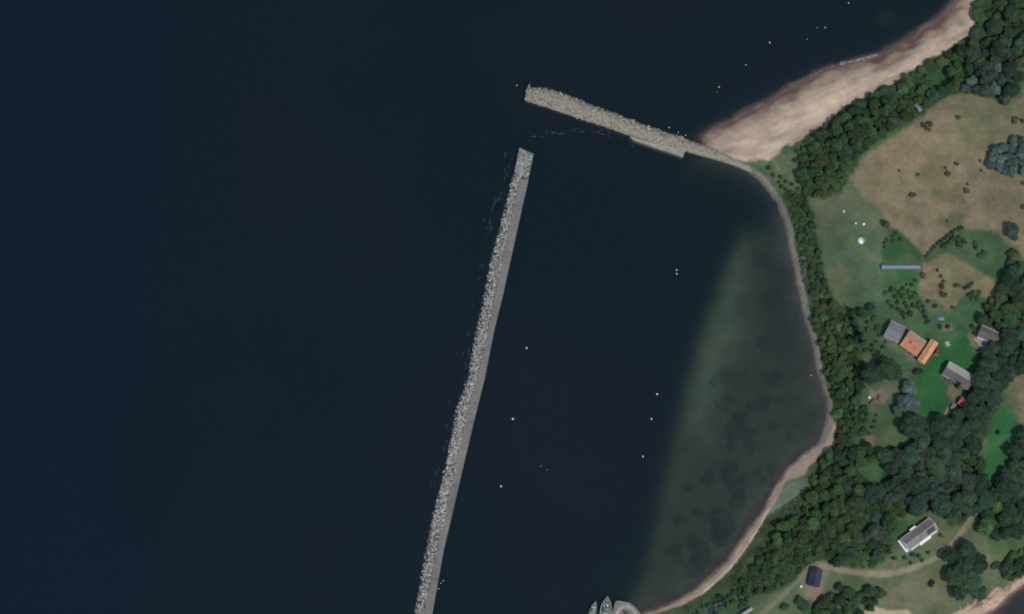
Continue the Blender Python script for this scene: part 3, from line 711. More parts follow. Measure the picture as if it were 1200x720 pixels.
mk = smooth(-3, 12, sdf(XX, YY, [P(*p) for p in [(885,262),(880,320),(885,380),(905,420),(935,430),(950,470),(945,520),(990,520),(1000,470),(960,330),(930,250)]]) + fn_b*9)[..., None]*0.72
SB = SB*(1-mk) + np.array((0.060, 0.050, 0.046))*mk
near = (smooth(-5.0+1.2*smooth(N0, N1, YY), -0.8, DD + fn_a*3)*(1-.85*smooth(P(960,520)[1], P(960,490)[1], YY)*(YY < N0)))[..., None]
SB = SB*(1-near) + np.array((0.080, 0.052, 0.045))*near
C *= np.array((1.03, 1.0, .945))
C = np.where(sea[..., None], SB, C)
band = (smooth(-0.6, 0.1, DD)*(1-smooth(0.6, 1.7, DD + fn_a*1.2)))*(DD > -0.6)
band *= np.where(strip, 0.4, 0.85)
blend(band, lin(96, 76, 68))

CA = np.ones((ny*nx, 4), np.float32); CA[:, :3] = C.reshape(-1, 3)
V = np.stack([XX.ravel(), YY.ravel(), ZZ.ravel()], 1)
ii = np.arange(ny*nx).reshape(ny, nx)
F = np.stack([ii[:-1, :-1], ii[:-1, 1:], ii[1:, 1:], ii[1:, :-1]], -1).reshape(-1, 4)
def facemean(A): return (A[:-1, :-1]+A[:-1, 1:]+A[1:, 1:]+A[1:, :-1]).ravel()/4
fz = facemean(ZZ); fb = facemean(BEACH); fpth = facemean(PATH)
cls = np.zeros(len(F), int)                      # 0 meadow ground
cls[fpth > 0.5] = 2
cls[fb > 0.5] = 1
cls[fz < -0.12] = 3
# smooth normals for all pieces come from the whole sheet
gyy, gxx = np.gradient(ZZ, gy, gx)
NRM = np.stack([-gxx.ravel(), -gyy.ravel(), np.ones(ny*nx)], 1)
NRM /= np.linalg.norm(NRM, axis=1)[:, None]
def sheet(name, code):
    fs = F[cls == code]
    used = np.unique(fs)
    remap = np.full(ny*nx, -1); remap[used] = np.arange(len(used))
    me = bpy.data.meshes.new(name)
    nf = len(fs)
    me.vertices.add(len(used)); me.vertices.foreach_set('co', V[used].astype(np.float32).ravel())
    me.loops.add(nf*4); me.loops.foreach_set('vertex_index', remap[fs].ravel().astype(np.int32))
    me.polygons.add(nf)
    me.polygons.foreach_set('loop_start', (np.arange(nf)*4).astype(np.int32))
    try: me.polygons.foreach_set('loop_total', np.full(nf, 4, np.int32))
    except Exception: pass
    me.polygons.foreach_set('use_smooth', np.ones(nf, bool))
    ca = me.color_attributes.new('Col', 'FLOAT_COLOR', 'POINT')
    ca.data.foreach_set('color', CA[used].ravel())
    me.update(); me.validate()
    me.materials.append(M['terrain'])
    me.normals_split_custom_set_from_vertices([tuple(v) for v in NRM[used]])
    return link(name, me)
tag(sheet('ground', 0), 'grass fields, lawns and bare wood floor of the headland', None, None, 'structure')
tag(sheet('beach', 1), 'sandy and pebbly shore along the water', None, None, 'structure')
tag(sheet('dirt_track', 2), 'pale dirt track curving below the white house', None, None, 'structure')
tag(sheet('seabed', 3), 'sea floor with sand and dark weed', None, None, 'structure')
wb = MB()
wb.v = [(-3000,-3000,0),(3000,-3000,0),(3000,3000,0),(-3000,3000,0)]; wb.f = [(0,1,2,3)]
tag(wb.build('sea_water', M['water'], fix=False), 'dark blue sea water and harbour basin', None, None, 'structure')

# ------------------------------------------------------------------ rocks
def rock_mesh(name, mat, seed, sub=2):
    import bmesh
    r = random.Random(seed)
    bm = bmesh.new()
    bmesh.ops.create_icosphere(bm, subdivisions=sub, radius=1.0)
    planes = [(Vector((r.gauss(0,1), r.gauss(0,1), r.gauss(0,1))).normalized(), r.uniform(0.55, 0.85)) for _ in range(9)]
    for v in bm.verts:
        for nrm, d in planes:
            k = v.co.dot(nrm)
            if k > d: v.co -= nrm*(k-d)
        v.co *= r.uniform(0.95, 1.05)
        v.co.z *= 0.8
    me = bpy.data.meshes.new(name)
    bm.to_mesh(me); bm.free()
    me.materials.append(mat)
    return me
ROCKS = [rock_mesh('boulder', M['rock'], 10+i) for i in range(7)]
ROCKS_N = [rock_mesh('boulder', M['rock_n'], 30+i) for i in range(7)]
ROCK_LO = [rock_mesh('stone_shape', M['rock'], 50+i, 1) for i in range(6)]
LO_DATA = [([tuple(v.co) for v in m.vertices], [tuple(p.vertices) for p in m.polygons]) for m in ROCK_LO]

def rowpts(px_pairs, step=1.0):
    """stations along a breakwater: pairs of photo points for its two edges, at the water line"""
    out = []
    for (a, b), (c, d) in zip(px_pairs[:-1], px_pairs[1:]):
        A, B, C_, D_ = (Vector(P(*q)) for q in (a, b, c, d))
        n = max(1, int(((A+B)/2-(C_+D_)/2).length/step))
        for i in range(n): out.append((A.lerp(C_, i/n), B.lerp(D_, i/n)))
    out.append((Vector(P(*px_pairs[-1][0])), Vector(P(*px_pairs[-1][1]))))
    return out

def shift(px, py, z):      # photo point of something at height z -> world xy
    return Vector(P(px, py, z))

# main breakwater: (rock toe, deck joint, deck outer edge), photo rows
MAIN = [((608,174),(614,176),(626,180)), ((607,184),(614,189),(623.5,190)), ((600,212),(607.5,216),(618,217)), ((590,247),(600,248),(611,248)),
        ((577,300),(589.5,300),(599.5,300)), ((568,345),(580.5,345),(589.5,346)), ((557,392),(571,392),(579,388)), ((549,440),(559.5,440),(568.5,442)), ((533,487),(547,487),(557,488)),
        ((525,535),(536,535),(545,538)), ((511,590),(524,590),(533,590)), ((499,645),(511,645),(520,645)), ((486,720),(497,720),(506.5,720)), ((464,830),(476,830),(486,830))]
DZ = 2.1
rootm = empty('breakwater', Vector(P(560,440)).to_3d())
tag(rootm, 'long straight breakwater with grey concrete deck and boulders along its west side', 'breakwater')
def main_rows(step):
    out = []
    for a, b in zip(MAIN[:-1], MAIN[1:]):
        A = [Vector(P(*a[0], 0.2)), shift(*a[1], DZ), shift(*a[2], DZ)]
        B = [Vector(P(*b[0], 0.2)), shift(*b[1], DZ), shift(*b[2], DZ)]
        n = max(1, int((A[1]-B[1]).length/step))
        for i in range(n): out.append([p.lerp(q, i/n) for p, q in zip(A, B)])
    out.append(B)
    return out
rm = main_rows(2.5)
off = rootm.location
rows = []
for toe, j, e in rm:
    out_ = (toe-j).normalized()
    rows.append([(p[0]-off.x, p[1]-off.y, z) for p, z in ((toe+out_*5, -9), (toe+out_*0.6, -1.2), (toe.lerp(j, .5), 0.5), (j+out_*0.3, 1.5), (j+out_*0.05, 1.5))])
MB().quadstrip(rows).build('rubble_core', M['rubble'], rootm)
rows = []
for i, (toe, j, e) in enumerate(rm[5:]):
    g = 0.02*math.sin(i*1.7)
    rows.append([(p[0]-off.x, p[1]-off.y, z) for p, z in ((j, -9), (j, DZ+.12+g), (j.lerp(e, .10), DZ+.12+g), (j.lerp(e, .12), DZ+g), (e, DZ-.05+g), (e, -9))])
MB().quadstrip(rows).build('concrete_deck', M['deck'], rootm)
# rough rubble head at the north tip
hd = [rm[0][0], rm[0][2], rm[5][2], rm[5][0]]
cx_, cy_ = sum(p[0] for p in hd)/4, sum(p[1] for p in hd)/4
hb = MB()
hexp = [(p[0]-off.x, p[1]-off.y, -9) for p in hd] + [((p[0]*.97+cx_*.03)-off.x, (p[1]*.97+cy_*.03)-off.y, 1.85) for p in hd]
hb.hexa(hexp).build('head_block', M['headcap'], rootm)

lo = MB()
big = []
def strew(p, z, r, mats, seedr, small, individuals):
    individuals.append((p.x, p.y, z, r))
cand = []
for toe, j, e in main_rows(0.46):
    out_ = (toe-j)
    L = out_.length
    k = max(3, int(L/0.46))
    for i in range(k):
        s = (i + rng.random())/k
        if rng.random() < 0.10: continue
        p = j + out_*(s*1.06) + Vector((rng.uniform(-.3,.3), rng.uniform(-.3,.3)))
        z = 2.0*(1-s)**0.9 + rng.uniform(-.25, .3) - 0.1
        cand.append((p.x, p.y, z, rng.choice((.26,.3,.34,.4,.46,.55,.66))*rng.uniform(.85,1.1)))
for i in range(150):
    a, b = rng.uniform(.08,.92), rng.uniform(.05,.97)
    p = (hd[0].lerp(hd[1], a)).lerp(hd[3].lerp(hd[2], a), b)
    cand.append((p.x, p.y, 1.85+rng.uniform(-.1,.15), rng.uniform(.26,.5)))
cand.sort(key=lambda c: -c[3])
inframe = [c for c in cand if c[1] > -140]
N_MAIN = 165
pick = inframe[:N_MAIN]
first = None
def place_rock(c, meshes, label, group):
    o = link('boulder', meshes[rng.randrange(len(meshes))])
    o.location = c[:3]; o.rotation_euler = (rng.uniform(-.5,.5), rng.uniform(-.5,.5), rng.uniform(0, 6.28))
    o.scale = (c[3]*rng.uniform(1,1.35), c[3]*rng.uniform(.85,1.1), c[3]*rng.uniform(.8,1))
    tag(o, label, 'boulder', group)
ys = sorted(c[1] for c in pick)
SEC = [('beside the northern tip of the long breakwater', 50), ('on the west flank of the long breakwater, north half', -20), ('on the west flank of the long breakwater, south half', -999)]
for c in pick:
    for txt, lim in SEC:
        if c[1] > lim:
            place_rock(c, ROCKS, 'large grey boulder ' + txt, 'large boulders ' + txt.replace(',', '')); break
def strewn(cands, name, mat, label):
    mb = MB()
    for x, y, z, r in cands:
        v, f = LO_DATA[rng.randrange(len(LO_DATA))]
        mt = Matrix.Translation((x, y, z)) @ Matrix.Rotation(rng.uniform(0,6.28), 4, 'Z') @ Matrix.Rotation(rng.uniform(-.6,.6), 4, 'X') @ Matrix.Diagonal((r*rng.uniform(1,1.35), r, r*rng.uniform(.75,1), 1))
        mb.add([tuple(mt @ Vector(q)) for q in v], f)
    o = mb.build(name, mat, fix=False)
    tag(o, label, 'rocks', None, 'stuff')
strewn([c for c in cand if c not in set(pick)], 'riprap', M['rock'], 'grey riprap stones heaped along the west side of the long breakwater')

# north breakwater
NB = [((618,102.5),(615.5,118.5)),((640,103.5),(634,124)),((665,111.5),(655,131)),((687,121),(684,141)),((725,134.5),(715,151)),((760,148.5),(745,162.5)),((785,156.5),(775,173)),((799,160),(800,183)),
      ((804,163),(803,178)),((822,169),(825,184)),((840,175),(846,190)),((858,184),(864,196.5)),((876,192),(882,204))]
rootn = empty('breakwater', Vector(P(720,145)).to_3d())
tag(rootn, 'shorter rubble breakwater running from the sandy beach out to the north', 'breakwater')
rn = rowpts(NB, 1.5)
off = rootn.location
rows = []
for i, (n_, s_) in enumerate(rn):
    f_ = i/len(rn)
    rows.append([(n_.lerp(s_, k).x-off.x, n_.lerp(s_, k).y-off.y, z + (0.12*math.sin(i*2.1+k*9) if 0.2 < k < .9 else 0)) for k, z in
                 ((-.5,-9 if f_ < .8 else -3),(0.0,-0.3),(.18,.8),(.38,1.6),(.55,1.75),(.75,1.7),(.92,1.3),(1.0,0.2),(1.03,-6 if f_ < .8 else -2))])
# close the seaward end
e0 = [(x*1.0 + (rows[0][4][0]-rows[1][4][0])*0.8, y + (rows[0][4][1]-rows[1][4][1])*0.8, -9) for x, y, z in rows[0]]
MB().quadstrip([e0]+rows).build('rubble_mound', M['rubble_n'], rootn)
# smooth slab along the harbour side
SL = [((738,160),(742,164)),((770,169),(772,174.5)),((798,175),(800.5,184))]
sl_rows = []
for (a, b) in SL:
    A, B = Vector(P(*a, 1.9)), Vector(P(*b, 1.6))
    sl_rows.append([(p.x-off.x, p.y-off.y, z) for p, z in ((A,-4),(A,1.93),(B,1.75),(B,-4))])
sl_rows = [[(p[0], p[1], -4.0) for p in sl_rows[0]]] + sl_rows + [[(p[0], p[1], -4.0) for p in sl_rows[-1]]]
MB().quadstrip(sl_rows).build('concrete_slab', M['deck2'], rootn)
candn = []
for n_, s_ in rowpts(NB[:-1], 0.5):
    L = (s_-n_).length
    kk = max(4, int(L/0.5))
    east = n_.x > P(800,160)[0]
    for i in range(kk):
        s = (i+rng.random())/kk
        if .40 < s < .70 and rng.random() < .88 and n_.x > P(632,110)[0]: continue
        if s >= .74 and n_.x > P(735,150)[0] and rng.random() < .9: continue
        if rng.random() < 0.12: continue
        p = n_.lerp(s_, s*1.04-.02)
        zz = np.interp(s, (0,.18,.38,.55,.75,.92,1), (-.1,.8,1.6,1.75,1.7,1.2,.2)) + rng.uniform(-.15,.25)
        r_ = rng.choice((.24,.28,.32,.36,.42,.5,.62))*(0.7 if east else 1)
        candn.append((p.x+rng.uniform(-.25,.25), p.y+rng.uniform(-.25,.25), zz, r_*rng.uniform(.85,1.1)))
candn.sort(key=lambda c: -c[3])
pickn = candn[:130]
xm = P(700,140)[0]
for c in pickn:
    txt = 'near the seaward end of the shorter northern breakwater' if c[0] < xm else 'along the beach half of the shorter northern breakwater'
    place_rock(c, ROCKS_N, 'large pale boulder ' + txt, 'large boulders ' + txt)
strewn(candn[130:], 'riprap', M['rock_n'], 'pale riprap stones heaped on the shorter northern breakwater')
# light beacon at its tip
g = P(618.5, 101)
bt = empty('beacon', (g[0]+.4, g[1]-.6, 1.2))
tag(bt, 'slim white post beacon on the tip of the shorter breakwater', 'beacon')
MB().box((0,0,.3),(.9,.9,.6)).build('base', M['deck2'], bt)
MB().tube([(0,0,.6),(0,0,3.4)], .11, 10).build('post', M['white'], bt)
MB().lathe([(.2,3.4),(.26,3.5),(.26,3.8),(.05,4.0)], 10).build('lantern', M['metal'], bt)

# shore stones along the inner gravel strip and pebble shore (uncountable)
st = []
for i in range(900):
    t = rng.random()*(len(inner_shore)-1); k = int(t); f_ = t-k
    a, b = inner_shore[k], inner_shore[k+1]
    q = P(a[0]+(b[0]-a[0])*f_ + rng.uniform(0,7), a[1]+(b[1]-a[1])*f_)
    z = tz(*q)
    if -0.2 < z < 1.4: st.append((q[0], q[1], z+.02, rng.uniform(.1,.28)))
for i in range(260):
    q = P(rng.uniform(1120,1200), rng.uniform(668,722)); z = tz(*q)
    if z < 1.5 and z > -.6: st.append((q[0], q[1], z+.03, rng.uniform(.12,.5)))
for i in range(120):
    q = P(rng.uniform(930,1110), rng.uniform(30,110)); z = tz(*q)
    if -.3 < z < .35: st.append((q[0], q[1], z, rng.uniform(.1,.35)))
strewn(st, 'shore_stones', M['rock_n'], 'loose stones scattered along the shoreline')

# ------------------------------------------------------------------ foam
def foam(name, mat, pts, width, n, ln, th, label):
    mb = MB()
    for i in range(n):
        t = rng.random()*(len(pts)-1); k = int(t); f_ = t-k
        a, b = Vector(pts[k]), Vector(pts[k+1])
        d = (b-a).normalized(); nn = Vector((-d.y, d.x))
        c = a.lerp(b, f_) + nn*rng.gauss(0, width)
        L = rng.uniform(.3,1)*ln; W = rng.uniform(.3,1)*th
        m_ = 7
        top = []; bot = []
        for q in range(m_+1):
            u = q/m_; env = math.sin(math.pi*u)**.6
            cc = c + d*(u-.5)*L + nn*(rng.uniform(-.2,.2)*th + 0.12*L*(u-.5)**2)
            top.append((cc.x+nn.x*W*env*.5, cc.y+nn.y*W*env*.5, .012)); bot.append((cc.x-nn.x*W*env*.5, cc.y-nn.y*W*env*.5, .012))
        mid = [((a_[0]+b_[0])/2, (a_[1]+b_[1])/2, .07) for a_, b_ in zip(top, bot)]
        mb.quadstrip([top, mid, bot])
    o = mb.build(name, mat, fix=False)
    tag(o, label, 'foam', None, 'stuff')
foam('surf_foam', M['foam2'], [P(*p) for p in [(925,100.5),(940,93),(952,88),(968,80.5),(985,75)]], .2, 90, 1.2, .11, 'thin white swash line breaking on the northern beach')
foam('surf_foam', M['foam'], [P(*p) for p in [(985,75.5),(1000,71.5),(1012,69),(1028,64.5)]], .38, 170, 1.5, .13, 'bright white breaking wave at the middle of the northern beach')
foam('surf_foam', M['foam_d'], [P(*p) for p in [(597,182),(594,200),(585,232),(577,246),(573,265),(566,290),(560,330),(552,380),(545,425),(530,470),(524,505),(514,545),(505,575)]], .9, 60, 4.5, .35, 'faint grey wave lines beside the long breakwater')
foam('surf_foam', M['foam_d'], [P(*p) for p in [(610,163),(640,158),(670,155),(695,153),(712,157),(740,168),(757,173)]], .8, 36, 4.0, .4, 'faint ripples in the gap between the two breakwaters')

# ------------------------------------------------------------------ vegetation prototypes
def leaf_cloud(mb, centers, n, size, rr, squash=0.85, keep_inside=0.80, up_bias=0.25):
    """leaf clumps spread over the surfaces of several lobes: small bent quads"""
    tot = sum(r*r for _, r in centers)
    for (c, r) in centers:
        k = int(n*r*r/tot)
        for _ in range(k):
            for _try in range(4):
                d = Vector((rr.gauss(0,1), rr.gauss(0,1), rr.gauss(0,1) + up_bias)).normalized()
                rad = r*(1 - 0.45*rr.random()**2.2)*rr.uniform(.9,1.12)
                p = Vector(c) + Vector((d.x*rad, d.y*rad, d.z*rad*squash))
                if all((p-Vector(c2)).length > r2*keep_inside or c2 is c for c2, r2 in centers): break
            else:
                continue
            nrm = (d*0.7 + Vector((rr.gauss(0,.34), rr.gauss(0,.34), rr.gauss(0,.34)+.6))).normalized()
            a = nrm.cross(Vector((rr.gauss(0,1), rr.gauss(0,1), rr.gauss(0,1)))).normalized()
            b = nrm.cross(a)
            s = size*rr.uniform(.6,1.35)
            bend = nrm*(-s*.35)
            i0 = len(mb.v)
            mb.v += [tuple(p - a*s*.5 - b*s*.5 + bend*rr.random()), tuple(p + a*s*.5 - b*s*.45), tuple(p + a*s*.5 + b*s*.5 + bend*rr.random()), tuple(p - a*s*.5 + b*s*.55)]
            mb.f += [(i0,i0+1,i0+2),(i0,i0+2,i0+3)]

PROTO = {}
def make_tree(key, mat, R, H, lobes, n, size, seed, name='tree'):
    rr = random.Random(seed)
    root = empty(name, (0, 0, -500))
    t = MB()
    lean = (rr.uniform(-.3,.3), rr.uniform(-.3,.3))
    t.tube([(0,0,-.4),(lean[0]*.3,lean[1]*.3,H*.25),(lean[0],lean[1],H*.55),(lean[0]*1.3,lean[1]*1.3,H*.78)], .045*H*.75, 7, .012*H)
    cs = []
    for i in range(lobes):
        a = 2*math.pi*(i*.382 + rr.uniform(-.08,.08)); q = math.sqrt((i+.5)/lobes)
        rad = R*.68*q*rr.uniform(.7,1.22)
        z = H*(.62 + .2*(1-q)) + rr.uniform(-.08,.08)*H
        r = R*rr.uniform(.36,.5)
        c = (rad*math.cos(a)+lean[0], rad*math.sin(a)+lean[1], z)
        cs.append((c, r))
        if i % 2 == 0:
            t.tube([(lean[0]*.6, lean[1]*.6, H*.4), (c[0]*.6, c[1]*.6, z-r*.6), (c[0], c[1], z)], .016*H, 5, .006*H)
    tr = t.build('trunk', M['bark'], root)
    c = MB(); leaf_cloud(c, cs, n, size, rr)
    cr = c.build('crown', mat, root, fix=False)
    kids(root, tr, cr)
    PROTO.setdefault(key, []).append((root, R, H))
def make_conifer(key, mat, R, H, seed):
    rr = random.Random(seed)
    root = empty('conifer', (0, 0, -500))
    tr = MB().tube([(0,0,-.4),(0,0,H*.5),(0,0,H*.97)], .028*H, 7, .006*H).build('trunk', M['bark'], root)
    c = MB()
    for k in range(1500):
        u = rr.random()**.75
        z = H*(1-u*.9); rad = R*u*rr.uniform(.35,1.08)*(0.82+.25*math.sin(z*4.2))
        a = rr.uniform(0, 6.283)
        p = Vector((rad*math.cos(a), rad*math.sin(a), z - rad*.3))
        d = Vector((math.cos(a), math.sin(a), .5)).normalized()
        nrm = (d + Vector((rr.gauss(0,.4), rr.gauss(0,.4), rr.gauss(0,.4)))).normalized()
        A = nrm.cross(Vector((0,0,1))).normalized(); B = nrm.cross(A); s = rr.uniform(.22,.45)
        i0 = len(c.v)
        c.v += [tuple(p-A*s-B*s*.4), tuple(p+A*s-B*s*.4), tuple(p+B*s)]; c.f.append((i0,i0+1,i0+2))
    cr = c.build('crown', mat, root, fix=False)
    kids(root, tr, cr)
    PROTO.setdefault(key, []).append((root, R, H))
def make_bush(key, mat, R, H, lobes, n, size, seed):
    rr = random.Random(seed)
    cs = []
    for i in range(lobes):
        a = 2*math.pi*(i*.382+rr.uniform(-.1,.1)); q = math.sqrt((i+.4)/lobes)
        cs.append(((R*.62*q*math.cos(a), R*.62*q*math.sin(a), H*(.5+.2*(1-q))+rr.uniform(-.1,.1)*H), R*rr.uniform(.36,.5)))
    c = MB(); leaf_cloud(c, cs, n, size, rr, squash=min(1.0, H/R*.6))
    for k in range(4):
        a = k*1.6
        c.tube([(0,0,-.3),(R*.25*math.cos(a), R*.25*math.sin(a), H*.5)], .04, 4, .02)
    me = c.mesh('bush', mat)
    PROTO.setdefault(key, []).append((me, R, H))

for s in range(3):
    make_tree('big', M['leaf_dk'], 5.0, 8.2, 19, 3400, .52, 100+s)
    make_tree('mid', M['leaf'], 3.3, 5.2, 11, 1700, .42, 110+s)
    make_tree('midd', M['leaf_dk'], 3.4, 5.6, 11, 1700, .42, 120+s)
    make_tree('light', M['leaf_lt'], 3.0, 4.8, 10, 1600, .40, 210+s)
    make_bush('bushl', M['leaf_lt'], 1.8, 1.9, 7, 620, .32, 220+s)
    make_bush('bush', M['leaf'], 1.9, 2.6, 7, 700, .34, 150+s)
    make_bush('bushd', M['leaf_dk'], 1.9, 2.8, 7, 700, .34, 160+s)
    make_bush('bushb', M['leaf_br'], 1.8, 2.2, 7, 650, .34, 170+s)
for s in range(2):
    make_tree('dull', M['leaf_gd'], 4.2, 7.0, 15, 2500, .46, 130+s)
    make_tree('willow', M['leaf_gy'], 3.2, 4.8, 10, 1700, .40, 140+s, 'willow')
    make_conifer('conif', M['leaf_dk'], 1.7, 9.0, 180+s)
    make_bush('bushg', M['leaf_gy'], 1.6, 1.8, 6, 500, .30, 190+s)
    make_bush('busho', M['leaf_ol'], 1.5, 1.9, 6, 500, .30, 200+s)

BARE = [[(1122,466),(1130,465),(1138,470),(1136,482),(1124,480)],[(1106,472),(1120,470),(1122,482),(1110,488)],[(1130,385),(1166,383),(1166,414),(1132,412)],[(1100,422),(1146,422),(1146,452),(1124,470),(1100,445)],
        [(1070,118),(1082,118),(1084,134),(1070,134)],[(1043,604),(1112,600),(1112,640),(1043,665)]]
N_USED = {}
FIRSTS = {}
QUEUE = []
def BEACH_EDGE(px, py):
    best = 1e9
    for a, b in list(zip(veg_n[:-1], veg_n[1:])) + list(zip(inner_shore[3:-1], inner_shore[4:])):
        dx, dy = b[0]-a[0], b[1]-a[1]
        t = max(0, min(1, ((px-a[0])*dx+(py-a[1])*dy)/(dx*dx+dy*dy)))
        best = min(best, math.hypot(px-a[0]-t*dx, py-a[1]-t*dy))
    return best
def plant(key, px, py, rpx, label, group, cat=None):
    QUEUE.append((key, px, py, rpx, label, group, cat))
def spec(key, px, py, rpx):
    opts = PROTO[key]
    i = rng.randrange(len(opts))
    src, R, H = opts[i]
    s = rpx*0.4/R
    isb = key.startswith('bush')
    hs = s if isb else (s**.8)
    g = G(px, py, H*hs*(.45 if isb else .6))
    return i, src, isb, g, s, hs
def set_plant(key, px, py, rpx, label, group, cat=None):
    """put a plant so that its crown stands over the photographed crown; rpx is the crown radius there"""
    i, src, isb, g, s, hs = spec(key, px, py, rpx)
    if isb:
        o = link('bush', src)
    else:
        if (key, i) not in FIRSTS: o = src; FIRSTS[(key, i)] = 1
        else: o = copy_tree(src)
    o.location = (g.x, g.y, g.z-.05)
    o.rotation_euler = (0, 0, rng.uniform(0, 6.283))
    if BEACH_EDGE(px, py) < 10: hs *= .5
    e_ = rng.uniform(.82,1.2)
    o.scale = (s*e_, s/e_*rng.uniform(.95,1.05), hs*rng.uniform(.85,1.15))
    tag(o, label, cat or ('bush' if isb else 'tree'), group)
def plant_all(cap=297):
    for isb, nm, txt in ((False, 'thicket', 'small trees filling the gaps between the larger crowns'), (True, 'scrub', 'low scrub filling the gaps between the larger bushes')):
        q = sorted([t for t in QUEUE if t[0].startswith('bush') == isb], key=lambda t: (t[5] is not None and t[5] not in KEEP, -t[3]))
        for t in q[:cap]: set_plant(*t)
        rest = q[cap:]
        print(nm, len(q), len(rest))
        if not rest: continue
        vs_, fs_, n0, mats = [], [], 0, {}
        mi_ = []
        for t in rest:
            i, src, _, g, s, hs = spec(*t[:4])
            me = src if isb else [c for c in KIDS[src.name] if c.name.startswith('crown')][0].data
            v = np.empty(len(me.vertices)*3, np.float32); me.vertices.foreach_get('co', v); v = v.reshape(-1, 3)
            a = rng.uniform(0, 6.283); ca, sa = math.cos(a), math.sin(a)
            v = np.stack([(v[:,0]*ca - v[:,1]*sa)*s + g.x, (v[:,0]*sa + v[:,1]*ca)*s + g.y, v[:,2]*hs + g.z], 1)
            k = mats.setdefault(me.materials[0].name, len(mats))
            fc = [tuple(x + n0 for x in p.vertices) for p in me.polygons]
            vs_.append(v); fs_ += fc; mi_ += [k]*len(fc); n0 += len(v)
        me = bpy.data.meshes.new(nm)
        me.from_pydata(np.concatenate(vs_).tolist(), [], fs_)
        for m_ in mats: me.materials.append(bpy.data.materials[m_])
        me.polygons.foreach_set('material_index', mi_)
        tag(link(nm, me), txt, nm, None, 'stuff')
KEEP = set()

def pin(px, py, poly):
    r = False; n = len(poly)
    for i in range(n):
        ax, ay = poly[i]; bx, by = poly[(i+1) % n]
        if (ay > py) != (by > py) and px < (bx-ax)*(py-ay)/(by-ay)+ax: r = not r
    return r
TAKEN = [(1129,473,9),(1115,479,6),(1150,402,12),(1136,442,7),(1158,398,8),(1076,127,6),(1120,446,6),(955,677,12),(1078,625,18)]
NO_TREES = []
def fill(poly, keys, rlo, rhi, space, label, group, tries=900, holes=(), lim=(870,1206,-6,726), edge=0.0, cap=999):
    xs = [p[0] for p in poly]; ys_ = [p[1] for p in poly]
    c = 0
    for _ in range(tries):
        if c >= cap: break
        x, y = rng.uniform(min(xs), max(xs)), rng.uniform(min(ys_), max(ys_))
        if not (lim[0] < x < lim[1] and lim[2] < y < lim[3]): continue
        if not pin(x, y, poly) or any(pin(x, y, h) for h in holes): continue
        r = rng.uniform(rlo, rhi)
        if any((x-a)**2+(y-b)**2 < (space*(r+q))**2 for a, b, q in TAKEN): continue
        TAKEN.append((x, y, r)); c += 1
        plant(rng.choice(keys), x, y, r, label, group)
    return c
def one(key, px, py, r, label, group=None):
    TAKEN.append((px, py, r)); plant(key, px, py, r, label, group)
    if group: KEEP.add(group)

# single plants first -----------------------------------------------------------
one('midd', 1038, 263, 5, 'small round dark tree on the edge of the dry field, north of the dome tent')
one('dull', 1187, 271, 9, 'round brownish tree standing alone at the east side of the dry field')
for p_, t_ in [((1083,147,4),'western'),((1090,146,4),'eastern'),((1087,151,4),'southern')]:
    one('busho', *p_, '%s bush of the olive clump in the north of the dry field' % t_)
for x, y, r, t_ in [(1123,138,3.6,'small round bush alone in the north of the dry field'),(1190,141,5,'olive bush in the greener northeast corner of the dry field'),
        (1198,142,3,'small bush at the picture edge in the northeast of the dry field'),(1121,192,2.8,'tiny dark bush northeast of the twin bush in the dry field'),
        (1111,204,4,'dark bush with a small companion in the middle of the dry field'),(1108,197,2,'tiny bush touching the dark bush in the middle of the dry field'),
        (1076,205,2.6,'small dull bush west of the twin bush in the dry field'),(1054,200,1.8,'tiny bush in the bare west part of the dry field'),
        (1070,229,4.3,'round brown bush alone in the southwest of the dry field'),(1134,216,2.2,'tiny bush just above the round bush in the dry field'),
        (1133,224,4.2,'round bush with a tiny bush above it in the dry field'),(1149,189,2.2,'tiny bush west of the grey thicket in the dry field'),
        (1150,200,1.8,'very faint low bush southwest of the grey thicket'),(1186,207,2.2,'small bush just south of the grey thicket'),
        (1199,215,2.6,'small bush cut by the picture edge southeast of the grey thicket'),(1199,243,3.5,'dark bush cut by the picture edge halfway down the dry field'),
        (1110,259,1.6,'tiny dark bush in the green patch above the curved hedge')]:
    one('busho', x, y, r, t_)
for x, y, r, t_ in [(1082,323,4,'dark bush just east of the polytunnel corner'),(1099,317,2.4,'upper bush of the short row inside the small dry field'),(1103,324,2.4,'middle bush of the short row inside the small dry field'),
        (1106,330,2.4,'lower bush of the short row inside the small dry field'),(1104,336,4,'olive bush at the middle of the small dry field'),(1106,345,4.6,'largest olive bush in the small dry field'),
        (1122,335,4,'olive bush at the east of the small dry field'),(1088,353,3,'dark bush on the south edge of the small dry field'),(1096,359,3.3,'dark bush at the south tip of the small dry field'),
        (1117,361,3,'dark bush between the small dry field and the green lawn')]:
    one('busho', x, y, r, t_)
for x, y, t_ in [(1131,338,'western'),(1135,336,'middle'),(1139,333,'eastern')]:
    one('bushd', x, y, 2.8, '%s bush of the short dark hedge east of the small dry field' % t_)
for i, (x, y) in enumerate([(1137,346),(1142,343),(1148,343),(1140,350),(1146,350)]):
    one('bushb', x, y, 3.6, 'bright green bush in the loose clump below the short dark hedge', 'bright bushes below the short dark hedge')
for x, y in [(1086,301),(1089,297),(1092,293),(1095,289),(1099,286),(1103,283),(1107,280),(1110,277),(1113,275),(1116,273),(1120,270),(1124,268),(1127,267)]:
    one('bushd', x, y, 2.7, 'small dark bush in the curved hedge south of the dry field', 'curved hedge south of the dry field')
